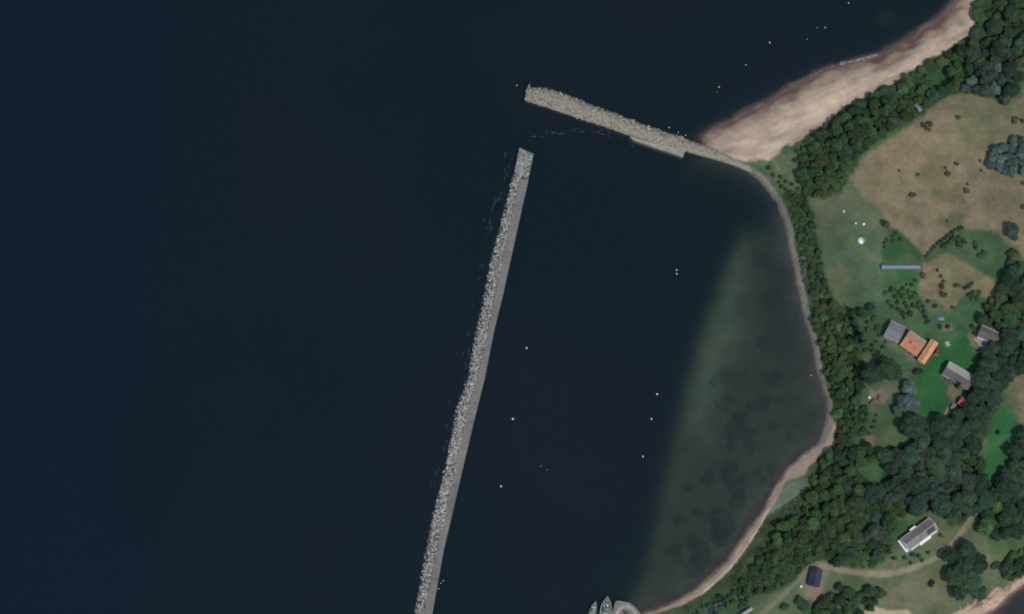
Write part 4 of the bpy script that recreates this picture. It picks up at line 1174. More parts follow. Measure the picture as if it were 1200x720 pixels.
for x, y, r in [(1118,280,4),(1124,280,4),(1130,284,4.5),(1125,287,4),(1143,285,3),(1144,291,3),(1154,297,4),(1149,300,3.5),(1113,285,4),(1107,289,4)]:
    one('bush', x, y, r, 'low bush in the overgrown hollow behind the curved hedge', 'bushes in the overgrown hollow')
one('busho', 1187, 297, 7, 'large olive bush north of the eastern wood')
one('busho', 1184, 308, 6, 'lower olive bush against the north end of the eastern wood')
for x, y, t_ in [(1102,383,'western'),(1111,383,'eastern')]:
    one('bushd', x, y, 3, '%s of two small dark bushes on the lawn north of the barn' % t_)
one('bushd', 1140, 383, 3.4, 'upper dark bush west of the white fronted bungalow')
one('bushd', 1142, 391, 2.6, 'small dark bush at the corner of the white fronted bungalow')
one('midd', 1150, 374, 7, 'square dark tree just north of the white fronted bungalow')
one('bushd', 1112, 443, 4, 'dark bush against the southwest wall of the barn')
one('bushd', 1076, 436, 5, 'dark tall bush on the lawn south of the orange annex')
one('bushd', 1133, 443, 4.2, 'dark bush against the east end of the barn')
one('conif', 1125, 450, 4, 'narrow dark conifer at the south wall of the barn')
for x, y, r in [(1000,364,4),(1002,374,4.6),(1005,384,4.6),(1009,392,4.2),(1003,397,4),(1013,400,3.6)]:
    one('conif', x, y, r, 'tall narrow conifer in the dark row west of the grey roofed building', 'conifer row west of the grey roofed building')
one('mid', 1012, 367, 7, 'bushy tree at the north end of the dark conifer row')
one('midd', 1022, 362, 6, 'dark bushy tree on the meadow edge northeast of the conifer row')
one('big', 1024, 440, 13, 'broad dark tree west of the lawn, left of a pair')
one('big', 1043, 434, 13, 'broad dark tree west of the lawn, right of a pair')
one('midd', 1032, 425, 7, 'smaller dark tree between the broad pair west of the lawn')
one('big', 1072, 500, 14, 'big round dark tree at the southwest corner of the lawn')
for x, y, r in [(1066,455,9),(1060,470,10),(1072,471,8),(1053,481,7)]:
    one('willow', x, y, r, 'pale grey leaved tree in the group west of the lawn', 'pale grey trees west of the lawn')
one('mid', 1138, 540, 8, 'round tree standing at the west side of the bright clearing, left of two')
one('mid', 1149, 546, 9, 'round tree standing in the west of the bright clearing, right of two')
one('bushd', 1170, 507, 3, 'small dark bush in the middle of the bright clearing')
one('bushd', 1147, 518, 2.4, 'small dark bush at the northwest edge of the bright clearing')
one('bushd', 1181, 517, 1.8, 'tiny bush at the east of the bright clearing')
one('dull', 1117, 556, 11, 'pale dull round tree at the north end of three in the wood')
one('dull', 1135, 566, 12, 'large dull round tree beside the bright clearing')
one('dull', 1108, 569, 7, 'small dull tree in the wood, southwest of the pale round tree')
one('dull', 1074, 592, 13, 'large brownish round tree just north of the white house')
one('big', 1103, 592, 13, 'large dark tree northeast of the white house, by the gravel yard')
one('mid', 1118, 605, 9, 'green round tree between the white house and the track head')
one('bushd', 1092, 684, 4.4, 'round dark bush alone on the grass south of the track')
for x, y, r in [(1115,652,10),(1133,645,10),(1146,662,12),(1120,675,12),(1138,682,14),(1148,694,9),(1124,692,10),(1130,662,12)]:
    one('big', x, y, r, 'broad very dark tree in the round grove south of the track', 'round grove south of the track')
one('bushd', 1048, 655, 3, 'low dark bush by the footpath to the white house')
for x, y, r in [(1061,654,3),(1070,651,3.4),(1077,652,3),(1081,657,2.6),(1088,648,2.6),(1103,628,2.6),(1068,660,2.6)]:
    one('bush', x, y, r, 'small garden bush between the white house and the track', 'garden bushes below the white house')
for x, y, t_ in [(1042,640,'northern'),(1043,647,'southern')]:
    one('bushd', x, y, 3.4, '%s dark bush of the short hedge west of the white house' % t_)
# ---- stands
fill([(1160,176),(1175,166),(1190,160),(1206,162),(1206,206),(1186,204),(1166,200),(1158,188)], ['willow'], 5, 8, .62, 'grey leaved tree in the thicket at the east edge of the dry field', 'grey thicket in the dry field', 500)
fill([(1140,90),(1150,80),(1172,78),(1178,105),(1166,112),(1146,110),(1132,104)], ['willow','dull'], 6, 9, .68, 'greyish tree above the green northeast corner of the dry field', 'greyish trees above the dry field', 300)
HOLE_N = [[(1090,85),(1110,72),(1118,95),(1104,106),(1085,100)], [(1030,162),(1048,150),(1066,142),(1062,150),(1035,168)]]
fill([(1150,0),(1206,-6),(1206,72),(1196,85),(1192,112),(1176,118),(1175,80),(1150,80),(1125,60),(1142,40)], ['midd','big','dull','light','mid'], 5.5, 11, .62, 'leafy tree in the wood at the northeast corner, above the beach', 'wood at the northeast corner', 700, HOLE_N)
fill([(1120,55),(1125,66),(1150,82),(1135,104),(1100,112),(1080,126),(1060,140),(1045,122),(1058,98),(1078,82),(1098,70)], ['mid','midd','light','bushb','mid'], 4.5, 9.5, .66, 'tree on the bluff behind the middle of the northern beach', 'bluff wood behind the middle of the northern beach', 900, HOLE_N)
fill([(1056,98),(1046,122),(1058,142),(1030,160),(1010,178),(998,198),(985,185),(975,165),(982,138),(998,124),(1018,114)], ['midd','mid','big','light'], 5, 10, .60, 'tree in the dense wood between the beach and the western field tip', 'dense wood between beach and dry field', 900, HOLE_N)
fill([(982,140),(975,168),(985,190),(996,202),(984,224),(965,230),(944,224),(936,206),(942,182),(958,158),(972,145)], ['mid','bushb','light','bushl'], 3.6, 8, .66, 'bushy plant in the wood above the root of the shorter breakwater', 'wood above the root of the shorter breakwater', 800)
fill([(930,180),(945,166),(958,158),(944,206),(934,200)], ['bushb','bush'], 2.6, 4.6, .8, 'low green bush on the slope beside the south end of the beach', 'slope bushes at the south end of the beach', 200)
fill([(894,194),(906,196),(916,206),(930,214),(945,226),(936,234),(922,226),(908,210)], ['bush','busho','bushb'], 2.0, 3.6, 1.0, 'low bush where the beach meets the harbour shore', 'bushes where the beach meets the harbour shore', 250)
fill([(925,238),(945,228),(952,258),(958,288),(938,292),(932,262)], ['bush','bushb','bushl','bushd'], 2.4, 5.5, .74, 'bush in the shore strip beside the fenced meadow', 'shore strip beside the fenced meadow', 400)
fill([(944,293),(958,288),(966,325),(973,348),(955,350),(948,330)], ['bush','bushb','bushl','bushd'], 2.4, 5.5, .74, 'bush in the shore strip west of the dome meadow', 'shore strip west of the dome meadow', 400)
fill([(936,296),(944,296),(950,335),(942,332)], ['bushg'], 3, 4.2, .75, 'grey bush next to the gravel shore west of the dome meadow', 'grey shore bushes', 100)
fill([(950,352),(973,350),(990,366),(999,370),(996,400),(1004,404),(1008,440),(968,438),(962,405),(955,375)], ['bush','mid','bushb','bushl','light'], 3, 7.5, .72, 'bushy tree between the harbour shore and the dark conifer row', 'scrub wood west of the conifer row', 900)
fill([(970,440),(1010,440),(1006,472),(1002,500),(997,525),(978,528),(983,505),(979,475)], ['bush','midd','mid','bushb','bushl'], 3, 7.5, .70, 'bushy tree on the steep bank above the harbour corner', 'bank wood at the harbour corner', 900)
fill([(962,540),(978,530),(999,528),(1003,552),(992,575),(962,592),(950,585),(954,560)], ['mid','midd','bushb','light'], 4, 8.5, .66, 'tree on the bank above the pink sandy bend of the shore', 'bank wood above the sandy bend', 700)
fill([(948,588),(962,594),(990,578),(1000,600),(985,625),(960,650),(945,662),(915,650),(898,642),(912,622),(930,606)], ['mid','light','bushl','bushb','mid'], 4, 8.5, .68, 'green tree on the slope above the south shore of the bay', 'slope wood above the south shore', 900)
fill([(898,642),(915,650),(940,664),(930,680),(905,692),(880,698),(862,690),(880,668)], ['bush','bushl','bushb','light'], 3, 6.5, .76, 'bush on the slope between the south shore and the grass lane', 'slope bushes beside the grass lane', 600)
fill([(862,690),(884,700),(870,712),(840,722),(812,722),(835,704)], ['bush','bushg','bushd'], 3, 4.6, .74, 'low bush at the foot of the grass lane', 'low bushes at the foot of the grass lane', 200, lim=(810,1206,-6,726))
fill([(1003,562),(1020,574),(1034,575),(1048,564),(1056,580),(1060,600),(1048,606),(1042,628),(1040,650),(1012,662),(985,658),(962,654),(985,628),(1002,600),(992,576)], ['big','midd','dull','mid','light'], 5.5, 12, .60, 'tree in the mixed wood west of the white house', 'wood west of the white house', 1100)
fill([(1040,548),(1031,533),(1045,526),(1068,520),(1086,516),(1100,530),(1105,556),(1100,580),(1085,596),(1064,600),(1056,580),(1048,560)], ['big','big','midd','dull'], 8, 13, .58, 'dark tree in the dense wood north of the white house', 'dense wood north of the white house', 900)
fill([(1087,514),(1092,502),(1110,489),(1122,482),(1140,472),(1158,480),(1156,505),(1146,524),(1136,530),(1125,545),(1106,548),(1100,530)], ['big','big','midd'], 8, 13, .58, 'dark tree in the wood south of the red roofed shed', 'wood south of the red roofed shed', 900)
fill([(1140,452),(1146,440),(1158,426),(1158,410),(1170,404),(1184,394),(1206,380),(1206,424),(1180,444),(1172,462),(1160,480),(1142,470)], ['big','midd','big'], 8, 12, .58, 'dark tree in the wood east of the barn', 'wood east of the barn', 900)
fill([(1164,378),(1173,350),(1172,336),(1180,325),(1190,312),(1206,308),(1206,380),(1184,392),(1178,384)], ['big','midd','mid','light'], 5.5, 11, .62, 'leafy tree in the wood north of the white fronted bungalow', 'wood north of the white fronted bungalow', 800)
fill([(1152,566),(1166,568),(1184,550),(1190,530),(1198,512),(1206,506),(1206,620),(1180,630),(1162,628),(1152,612),(1144,600),(1128,608),(1118,590),(1126,575)], ['big','big','midd','mid'], 6.5, 12.5, .60, 'leafy tree in the wood south of the bright clearing', 'wood south of the bright clearing', 1000)
fill([(1166,662),(1180,652),(1206,644),(1206,668),(1186,680),(1174,674)], ['bush','bushd'], 4.5, 6.5, .62, 'low dark bush above the pebble shore in the southeast corner', 'bushes above the southeast pebble shore', 300)
fill([(955,712),(972,700),(984,688),(1010,690),(1032,690),(1036,700),(1022,712),(1004,724),(958,724)], ['mid','bush','light','midd'], 4.5, 8, .68, 'tree in the loose clump south of the dark roofed shed', 'loose clump south of the dark roofed shed', 400)
for x, y, r, t_ in [(942,708,9,'bright green tree southwest of the dark roofed shed'),(920,712,5,'small bush west of the bright green tree by the lane')]:
    one('mid', x, y, r, t_)
fill([(1036,345),(1050,336),(1066,340),(1080,350),(1078,366),(1062,374),(1050,366),(1042,360)], ['bush','bushb','bushb'], 2.8, 5.2, .78, 'bush in the thicket north of the grey roofed building', 'thicket north of the grey roofed building', 500)
fill([(1012,374),(1028,372),(1030,388),(1040,404),(1030,414),(1014,418)], ['bush','bushl','bushb'], 2, 4.4, .85, 'low bush on the rough grass west of the grey roofed building', 'low bushes west of the grey roofed building', 60)
fill([(1046,338),(1078,322),(1076,345),(1060,352)], ['bushb','bush'], 1.8, 3, 1.2, 'low bright bush on the grass south of the polytunnel', 'low bushes south of the polytunnel', 40)
for x, y in [(1081,360),(1083,366),(1085,372),(1088,378)]:
    one('bushd', x, y, 3.2, 'dark bush in the short hedge northeast of the orange roofed house', 'short hedge northeast of the orange roofed house')
fill([(1045,262+12),(1052,272),(1060,280),(1045,284),(1036,292),(1034,286)], ['bushb'], 2, 3, .9, 'low bright bush north of the polytunnel', 'low bushes north of the polytunnel', 40)
fill([(1005,480),(1018,478),(1016,500),(1008,512),(1002,505)], ['bush','bushd'], 3, 5, .7, 'bush beside the overgrown garden plots', 'bushes beside the overgrown garden plots', 160)
fill([(1004,528),(1018,522),(1022,538),(1008,544)], ['mid'], 6, 8, .6, 'tree beside the small bright clearing in the west of the wood', 'trees beside the small bright clearing', 60)
for x, y in [(1027,487),(1025,494),(1022,501),(1019,508)]:
    one('bushd', x, y, 1.8, 'small bush in the garden row south of the log piles', 'garden row south of the log piles')
fill([(1160,352),(1172,345),(1166,376),(1158,384),(1154,372)], ['bush','mid','bushb'], 4, 6, .66, 'green bush on the lawn side of the eastern wood', 'bushes on the lawn side of the eastern wood', 160)
plant_all()
for k, lst in PROTO.items():                     # prototypes nobody used
    for i, (src, R, H) in enumerate(lst):
        if isinstance(src, bpy.types.Object) and (k, i) not in FIRSTS:
            for ch in KIDS.get(src.name, []): bpy.data.objects.remove(ch)
            bpy.data.objects.remove(src)

# undergrowth: uncountable low leaves under and between the trees
ug = MB(); rr = random.Random(99)
for poly, n, hh in ((STRIP_N, 26000, 2.6), (STRIP_W, 26000, 1.3), (WOOD, 34000, 4.2)):
    xs = [p[0] for p in poly]; ys_ = [p[1] for p in poly]
    U = np.random.RandomState(n+int(hh)); X_ = U.uniform(min(xs), min(1206, max(xs)), n*5); Y_ = U.uniform(max(-6, min(ys_)), max(ys_), n*5)
    ok = inside(X_, Y_, poly)
    for h in HOLE_N + BARE: ok &= ~inside(X_, Y_, h)
    X_, Y_ = X_[ok][:n], Y_[ok][:n]
    q = np.array([P(x, y, 3.0) for x, y in zip(X_, Y_)])
    z, d_ = terrain(q[:, 0], q[:, 1])
    dpoly = seg_dist(q[:, 0], q[:, 1], [P(x, y, 3.0) for x, y in poly])
    hn = fnoise(q[:, 0], q[:, 1], 5.5)
    hgt = hh*np.clip((hn-.12)*1.5, 0.05, 1)*(0.12+.88*smooth(0.3, 5.0, dpoly))
    for (x, y), zz, h, dd in zip(q, z, hgt, d_):
        if dd < 2.5: continue
        p = Vector((x, y, zz + h*rr.uniform(.75, 1.05)))
        nrm = Vector((rr.gauss(0,.4), rr.gauss(0,.4), 1)).normalized()
        a = nrm.cross(Vector((rr.gauss(0,1), rr.gauss(0,1), .1))).normalized(); b = nrm.cross(a); s = rr.uniform(.25,.5)
        i0 = len(ug.v)
        ug.v += [tuple(p-a*s-b*s*.5), tuple(p+a*s-b*s*.5), tuple(p+a*s*.7+b*s*.6), tuple(p-a*s*.7+b*s*.6)]; ug.f.append((i0,i0+1,i0+2,i0+3))
tag(ug.build('undergrowth', M['leaf_ug'], fix=False), 'low leafy undergrowth beneath the trees and bushes', 'undergrowth', None, 'stuff')

# ------------------------------------------------------------------ buildings
def frame_of(corners, he):
    cx = sum(c[0] for c in corners)/4; cy = sum(c[1] for c in corners)/4
    g = G(cx, cy, he)
    w_ = [Vector(P(c[0], c[1], g.z+he)) for c in corners]
    ctr = sum(w_, Vector((0, 0)))/4
    ax = (w_[1]-w_[0] + w_[2]-w_[3])/2
    ay = (w_[3]-w_[0] + w_[2]-w_[1])/2
    ang = math.atan2(ax.y, ax.x)
    nrm = Vector((-math.sin(ang), math.cos(ang)))
    return Vector((ctr.x, ctr.y, g.z)), ang, ax.length, abs(ay.dot(nrm)), (1 if ay.dot(nrm) > 0 else -1)

def add_window(root, x, y, z, w_, h, side, mat_frame=None):
    """side: unit outward normal in local axes ('+y','-y','+x','-x')"""
    f = MB(); s = 1 if side[0] == '+' else -1
    def bx(u, v, du, dv, out, dep):
        if side[1] == 'y': return ((x+u, y+s*out, z+v), (du, dep, dv))
        return ((x+s*out, y+u, z+v), (dep, du, dv))
    t = .09
    for u, v, du, dv in ((0, h/2-t/2, w_, t), (0, -h/2+t/2, w_, t), (-w_/2+t/2, 0, t, h-2*t), (w_/2-t/2, 0, t, h-2*t), (0, 0, .05, h-2*t)):
        f.box(*bx(u, v, du, dv, .035, .07))
    f.box(*bx(0, -h/2-.03, w_+.16, .05, .08, .16))
    fo = f.build('window', mat_frame or M['white'], root)
    MB().box(*bx(0, 0, w_-2*t-.004, h-2*t-.004, .012, .02)).build('pane', M['glass'], fo)
    return fo
def add_door(root, x, y, h, side, mat, z0=0.0):
    s = 1 if side[0] == '+' else -1
    def bx(u, v, du, dv, out, dep):
        if side[1] == 'y': return ((x+u, y+s*out, z0+v), (du, dep, dv))
        return ((x+s*out, y+u, z0+v), (dep, du, dv))
    d = MB()
    d.box(*bx(0, h/2, .95, h, .03, .06))
    d.box(*bx(-.53, h/2, .1, h, .04, .08)); d.box(*bx(.53, h/2, .1, h, .04, .08)); d.box(*bx(0, h+.05, 1.16, .1, .04, .08))
    do = d.build('door', mat, root)
    MB().box(*bx(.36, h*.48, .16, .04, .10, .08)).build('handle', M['metal'], do)
    return do

def house(name, label, cat, corners, he, rise, wallm, roofA, roofB, over=.35, wins=(), doors=(), chimneys=(), gutter=None, verge=None, labelA=None, labelB=None, ridge=0.0):
    """gable roofed building: corners c0->c1 run along the ridge, c3 beyond c0; photo points of the eaves"""
    loc, ang, L, W, sg = frame_of(corners, he)
    root = empty(name, loc, ang)
    tag(root, label, cat)
    l, w2 = L/2-over, W/2-over
    slope = rise/(W/2)
    wl = MB()
    hz = he + over*slope*0.0
    zt = he + over*slope - .06
    yr = ridge*W/2
    # walls: shell with gables
    b = [(-l,-w2),(l,-w2),(l,w2),(-l,w2)]
    i0 = 0
    wl.v = [(x, y, -1.2) for x, y in b] + [(x, y, zt) for x, y in b] + [(-l, yr, he+rise-.10), (l, yr, he+rise-.10)]
    wl.f = [(0,1,5,4),(2,3,7,6),(1,2,6,9,5),(3,0,4,8,7),(0,3,2,1)]
    wl.build('wall', wallm, root)
    th = .16
    slopes = {}
    for s, rm_, lb in ((1, roofA, labelA), (-1, roofB, labelB)):
        y0, y1 = s*W/2, yr + s*.0
        x = L/2
        r_ = MB()
        # slab in several courses so the surface is not one perfect plane
        nseg = 6; rows = []
        for k in range(nseg+1):
            u = k/nseg
            y = y0 + (y1-y0)*u; z = he + rise*u
            sag = -.035*math.sin(math.pi*u)
            rows.append([(-x+2*x*q/8, y, z+sag+.018*math.sin(q*2.3+k)) for q in range(9)])
        low = [[(a, b_, c-th) for a, b_, c in row] for row in rows]
        r_.quadstrip(rows); 
        n0 = len(r_.v); r_.quadstrip([rw[::-1] for rw in low])
        # rim
        edge = rows[0] + [rw[-1] for rw in rows[1:]] + rows[-1][::-1][1:] + [rw[0] for rw in rows[::-1][1:-1]]
        n1 = len(r_.v)
        r_.v += edge + [(a, b_, c-th) for a, b_, c in edge]
        ne = len(edge)
        for k in range(ne):
            j = (k+1) % ne
            r_.f.append((n1+k, n1+j, n1+ne+j, n1+ne+k))
        so_ = r_.build('roof_slope', rm_, root)
        if lb: so_['label'] = lb
        slopes[s] = so_
        if gutter:
            gt = MB(); gt.box((0, s*(W/2+.07), he-.10), (L-.05, .13, .11)); gt.build('gutter', gutter, root)
    rc = MB(); rc.tube([(-L/2-.02, yr, he+rise+.03), (0, yr, he+rise+.05), (L/2+.02, yr, he+rise+.03)], .11, 6); rc.build('ridge_cap', roofA, root)
    if verge:
        for xe in (-1, 1):
            v = MB()
            for s in (1, -1):
                a = (xe*(L/2+.05), s*W/2, he+.03); b_ = (xe*(L/2+.05), yr, he+rise+.03)
                v.tube([a, b_], .11, 4)
            v.build('verge_board', verge, root)
    for (cx, cy_) in chimneys:
        u = 1-abs(cy_-yr)/(W/2)
        z = he+rise*u
        ch = MB(); ch.box((cx, cy_, z+.25), (.55, .55, 1.5)); ch.box((cx, cy_, z+1.04), (.68, .68, .12))
        co = ch.build('chimney', M['brick'], slopes[1 if cy_ > yr else -1])
        MB().lathe([(.13,0),(.13,.25)], 8, (cx, cy_, z+1.10)).build('flue', M['steel_dk'], slopes[1 if cy_ > yr else -1])
    for sd, pos, ww, hh, zc in wins:
        if sd[1] == 'y': add_window(root, pos*l, (1 if sd[0] == '+' else -1)*w2, zc, ww, hh, sd)
        else: add_window(root, (1 if sd[0] == '+' else -1)*l, pos*w2, zc, ww, hh, sd)
    for sd, pos, mat in doors:
        if sd[1] == 'y': add_door(root, pos*l, (1 if sd[0] == '+' else -1)*w2, 2.05, sd, mat)
        else: add_door(root, (1 if sd[0] == '+' else -1)*l, pos*w2, 2.05, sd, mat)
    return root, L, W, he, rise, slopes

# grey roofed building (c0->c1 along ridge, WNW to ESE)
r1 = house('outbuilding', 'wide grey sheet roofed building joined to the orange roofed house', 'building', [(1034.5,392.5),(1052,402),(1062.5,384.5),(1045.5,376)], 2.7, 1.5, M['cream'], M['roof_gy'], M['roof_gy'],
           wins=[('-y',-.5,1.1,1.1,1.6),('-y',.0,1.1,1.1,1.6),('-x',0.3,1.0,1.0,1.6)], doors=[('-y',.55,M['wood'])], gutter=M['metal'], verge=M['steel_dk'])
r2 = house('house', 'orange tiled house between the grey roofed building and the pale orange annex', 'house', [(1054,403),(1073.5,418),(1087,400.5),(1067,388)], 2.8, 1.9, M['pinkwall'], M['tile_pk'], M['tile_or'],
           wins=[('-y',-.6,1.1,1.2,1.6),('-y',-.1,1.1,1.2,1.6),('-y',.7,1.1,1.2,1.6),('+y',0,1.1,1.2,1.6)], doors=[('-y',.3,M['wood_dk'])], chimneys=[(-1.2,-1.1)], gutter=M['metal'], labelA='tiled slope with its weaker light painted pink', labelB='orange tiled slope')
# small vent pipes
for cx, cy_, par in ((1.9,-2.0,r2[5][-1]),):
    MB().lathe([(.16,2.9),(.16,4.35),(.22,4.37),(.22,4.5)], 8, (cx, cy_, 0)).build('vent_pipe', M['steel_dk'], par)
r3 = house('annex', 'long pale orange tiled annex across the end of the orange house', 'house', [(1083.5,428),(1099.5,402.5),(1091.5,397.5),(1075,421)], 3.3, 1.0, M['pinkwall'], M['tile_or2'], M['tile_or2'],
           wins=[('-y',-.3,1.1,1.1,1.7),('-y',.4,1.1,1.1,1.7),('-x',0,1.0,1.1,1.7)], doors=[('-y',0.05,M['wood_dk'])], gutter=M['wood_dk'])
r4 = house('barn', 'long barn with a pale northeast slope and a dark brown southwest slope', 'barn', [(1104,438.5),(1134,457),(1143.5,441.5),(1112.5,423.5)], 2.9, 2.0, M['cream'], M['roof_pl'], M['roof_br'],
           wins=[('-y',-.65,1.3,1.0,1.7),('-y',.2,1.0,1.0,1.7),('-x',.4,.9,1.0,1.7)], doors=[('-y',-.2,M['wood']),('-y',.55,M['wood'])], gutter=M['metal'], labelA='pale sheet roof slope', labelB='dark brown roof slope')
# white wing at its west corner
loc, ang, L_, W_, sg = frame_of([(1103.3,439),(1112,444.6),(1113.2,442.6),(1104.6,437)], 2.0)
pr = empty('porch', (loc.x, loc.y, loc.z), ang); tag(pr, 'narrow white roofed porch along the southwest wall of the barn', 'porch')
MB().box((0,0,2.15),(L_,max(W_,1.1),.14)).build('roof', M['white'], pr)
for sx in (-1, 1):
    MB().box((sx*(L_/2-.12), -max(W_,1.1)/2+.1, .8), (.12,.12,2.56)).build('post', M['white'], pr)
MB().box((0, max(W_,1.1)/2-.06, 1.0), (L_-.1,.1,2.15)).build('wall', M['white'], pr)
r5 = house('bungalow', 'bungalow with grey brown roof and a white windowed front, half hidden by trees', 'house', [(1143.5,392.5),(1165,404.5),(1176.5,391.5),(1152.5,383.5)], 2.7, 1.3, M['white'], M['roof_br'], M['roof_br'], over=.15,
           wins=[('-y',-.7,1.5,1.3,1.65),('-y',-.35,1.5,1.3,1.65),('-y',.3,1.5,1.3,1.65)], doors=[('-y',.0,M['white'])], gutter=M['white'])
r6 = house('house', 'long white house with taupe roof above the curving dirt track', 'house', [(1065,645.5),(1098.5,621),(1089.5,606.5),(1055.5,632)], 2.8, 1.9, M['white'], M['roof_tn'], M['roof_tn'], over=.25,
           wins=[('-y',-.8,1.1,1.2,1.6),('-y',-.5,1.1,1.2,1.6),('-y',.6,1.1,1.2,1.6),('-y',.85,1.1,1.2,1.6),('-x',.4,1.0,1.2,1.6),('-x',-.4,1.0,1.2,1.6),('+y',.4,1.0,1.1,1.6),('+y',-.5,1.0,1.1,1.6)],
           doors=[('+y',0,M['wood_rd'])], gutter=M['white'], verge=M['white'])
rt, L, W, he, rise, sl_ = r6
# panels on the sunny slope
for i in range(4):
    for j in range(2):
        u0 = .18 + j*.30; x0 = L*.22 + i*1.02
        y = -W/2*(1-u0-.1); z = he + rise*(u0+.1) + .10
        b = MB(); nrm_s = rise/(W/2)
        hw, hh = .42, .42
        b.hexa([(x0-hw, y-hh, z-hh*nrm_s), (x0+hw, y-hh, z-hh*nrm_s), (x0+hw, y+hh, z+hh*nrm_s), (x0-hw, y+hh, z+hh*nrm_s),
                (x0-hw, y-hh, z-hh*nrm_s+.05), (x0+hw, y-hh, z-hh*nrm_s+.05), (x0+hw, y+hh, z+hh*nrm_s+.05), (x0-hw, y+hh, z+hh*nrm_s+.05)])
        b.build('solar_panel', M['solar'], sl_[-1])
# white glazed bay on the southeast front
bay = MB(); bay.box((.6, -W/2-.45, 1.2), (6.2, 1.5, 2.6)); bo = bay.build('bay', M['white'], rt)
MB().hexa([(-2.6,-W/2-1.35,2.52),(3.8,-W/2-1.35,2.52),(3.8,-W/2+.2,2.62),(-2.6,-W/2+.2,2.62),(-2.6,-W/2-1.35,2.62),(3.8,-W/2-1.35,2.62),(3.8,-W/2+.2,2.74),(-2.6,-W/2+.2,2.74)]).build('bay_roof', M['white'], bo)
for k in range(4):
    MB().box((-1.8+k*1.6, -W/2-1.215, 1.5), (1.3,.03,1.3)).build('pane', M['glass'], bo)
# white canopy over the back door
cp = MB(); cp.box((-.6, W/2+.55, 2.3), (3.4, 1.1, .12)); co = cp.build('canopy', M['white'], rt)
for sx in (-1, 1): MB().box((-.6+sx*1.6, W/2+1.0, .9), (.1,.1,2.7)).build('post', M['white'], co)
# white ledge added to brighten the unlit gable side, cream ledge along the front
MB().box((-L/2-.45, 0, .25), (1.2, W+.1, .9)).build('terrace', M['white'], rt)
MB().box((L*.04, -W/2-.25, .25), (L*.9, .9, .8)).build('terrace', M['cream'], rt)

r7 = house('shed', 'dark blue roofed shed at the bend where the dirt track ends', 'shed', [(946.5,685.5),(950,664.5),(964,667.5),(960.5,688)], 2.4, 1.3, M['wood_dk'], M['roof_bk'], M['roof_bk'], over=.25,
           wins=[('+x',.0,.9,.8,1.5)], doors=[('-x',0,M['wood'])])
r8 = house('shed', 'small shed with a patchy bright red roof beneath the trees', 'shed', [(1122,472.5),(1130,478.5),(1136.5,470),(1127,465)], 2.2, 1.0, M['wood_rd'], M['roof_rd'], M['roof_rd'], over=.2, doors=[('-x',0,M['wood'])], wins=[('-y',0,.8,.7,1.4)])
r9 = house('shed', 'tiny grey roofed shed beside the red roofed shed', 'shed', [(1113.5,478.5),(1117.5,481),(1121,475),(1117,472.5)], 2.0, .6, M['wood'], M['roof_gy'], M['roof_gy'], over=.12, doors=[('-x',0,M['wood_dk'])])
r10 = house('hut', 'small weathered grey hut among trees behind the northern beach', 'hut', [(1077,132.5),(1080.5,130),(1075,120.5),(1071.5,123)], 2.0, .7, M['wood'], M['roof_gy'], M['roof_gy'], over=.12, doors=[('-y',0,M['wood_dk'])])
r11 = house('shed', 'narrow pale roofed shed cut by the bottom edge, beside the grass lane', 'shed', [(868,724),(882,714.5),(880.5,711.5),(866,721)], 1.9, .35, M['wood_dk'], M['roof_pl'], M['roof_pl'], over=.1, doors=[('-y',0,M['wood'])])

# ------------------------------------------------------------------ polytunnel, tents, garden things
a, b = G(1033, 312.5, 1.0), G(1078.5, 312.5, 1.0)
pt = empty('polytunnel', ((a.x+b.x)/2, (a.y+b.y)/2, (a.z+b.z)/2-.1), math.atan2(b.y-a.y, b.x-a.x))
tag(pt, 'long low polytunnel with blue grey film in the lush grass', 'polytunnel')
Lh = (b-a).length/2; Rt = 1.35
rows = []
for i in range(31):
    x = -Lh + 2*Lh*i/30; sg_ = Rt*(1 - .02*(i % 2))
    rows.append([(x, -sg_*math.cos(math.pi*k/12)*1.02, sg_*1.25*math.sin(math.pi*k/12)) for k in range(13)])
MB().quadstrip(rows).build('film', M['film'], pt, True)
for xe in (-Lh, Lh):
    e = MB(); b0 = [(xe, -Rt*math.cos(math.pi*k/12), Rt*1.25*math.sin(math.pi*k/12)) for k in range(13)]
    e.v = b0; e.f = [tuple(range(13))]; e.build('end_wall', M['film'], pt)
for i in range(0, 31, 3):
    x = -Lh + 2*Lh*i/30
    MB().tube([(x, -(Rt+.03)*math.cos(math.pi*k/12)*1.02, (Rt+.03)*1.25*math.sin(math.pi*k/12)) for k in range(13)], .03, 5).build('hoop', M['metal'], pt)
MB().box((Lh+.02, 0, .85), (.06,.9,1.7)).build('door', M['wood'], pt)

g = G(1009.5, 281.5, .8)
dm = empty('dome_tent', g); tag(dm, 'round white dome tent standing on the open meadow', 'tent')
rd = 1.75
def dome(a0, a1, z0=0.0, r=rd):
    rows = []
    for i in range(9):
        t = math.pi/2*i/8*.985
        rows.append([(r*math.cos(t)*math.cos(a0+(a1-a0)*k/16), r*math.cos(t)*math.sin(a0+(a1-a0)*k/16), z0+r*1.0*math.sin(t)) for k in range(17)])
    return MB().quadstrip(rows)
dome(math.radians(95), math.radians(300)).build('canvas', M['canvas'], dm, True)
pc = dome(math.radians(-60), math.radians(95)).build('canvas', M['canvas2'], dm, True); pc['label'] = 'canvas side with its shading painted grey green'  # dome's duller side painted in with a darker canvas colour
for k in range(8):
    a_ = k*math.pi/4
    MB().tube([((rd+.02)*math.cos(t)*math.cos(a_), (rd+.02)*math.cos(t)*math.sin(a_), (rd+.02)*math.sin(t)) for t in [math.pi/2*j/8 for j in range(9)]], .03, 5).build('pole', M['metal'], dm)
MB().box((rd*.93, -.3, .7), (.12,.7,1.2)).build('door_flap', M['canvas2'], dm)

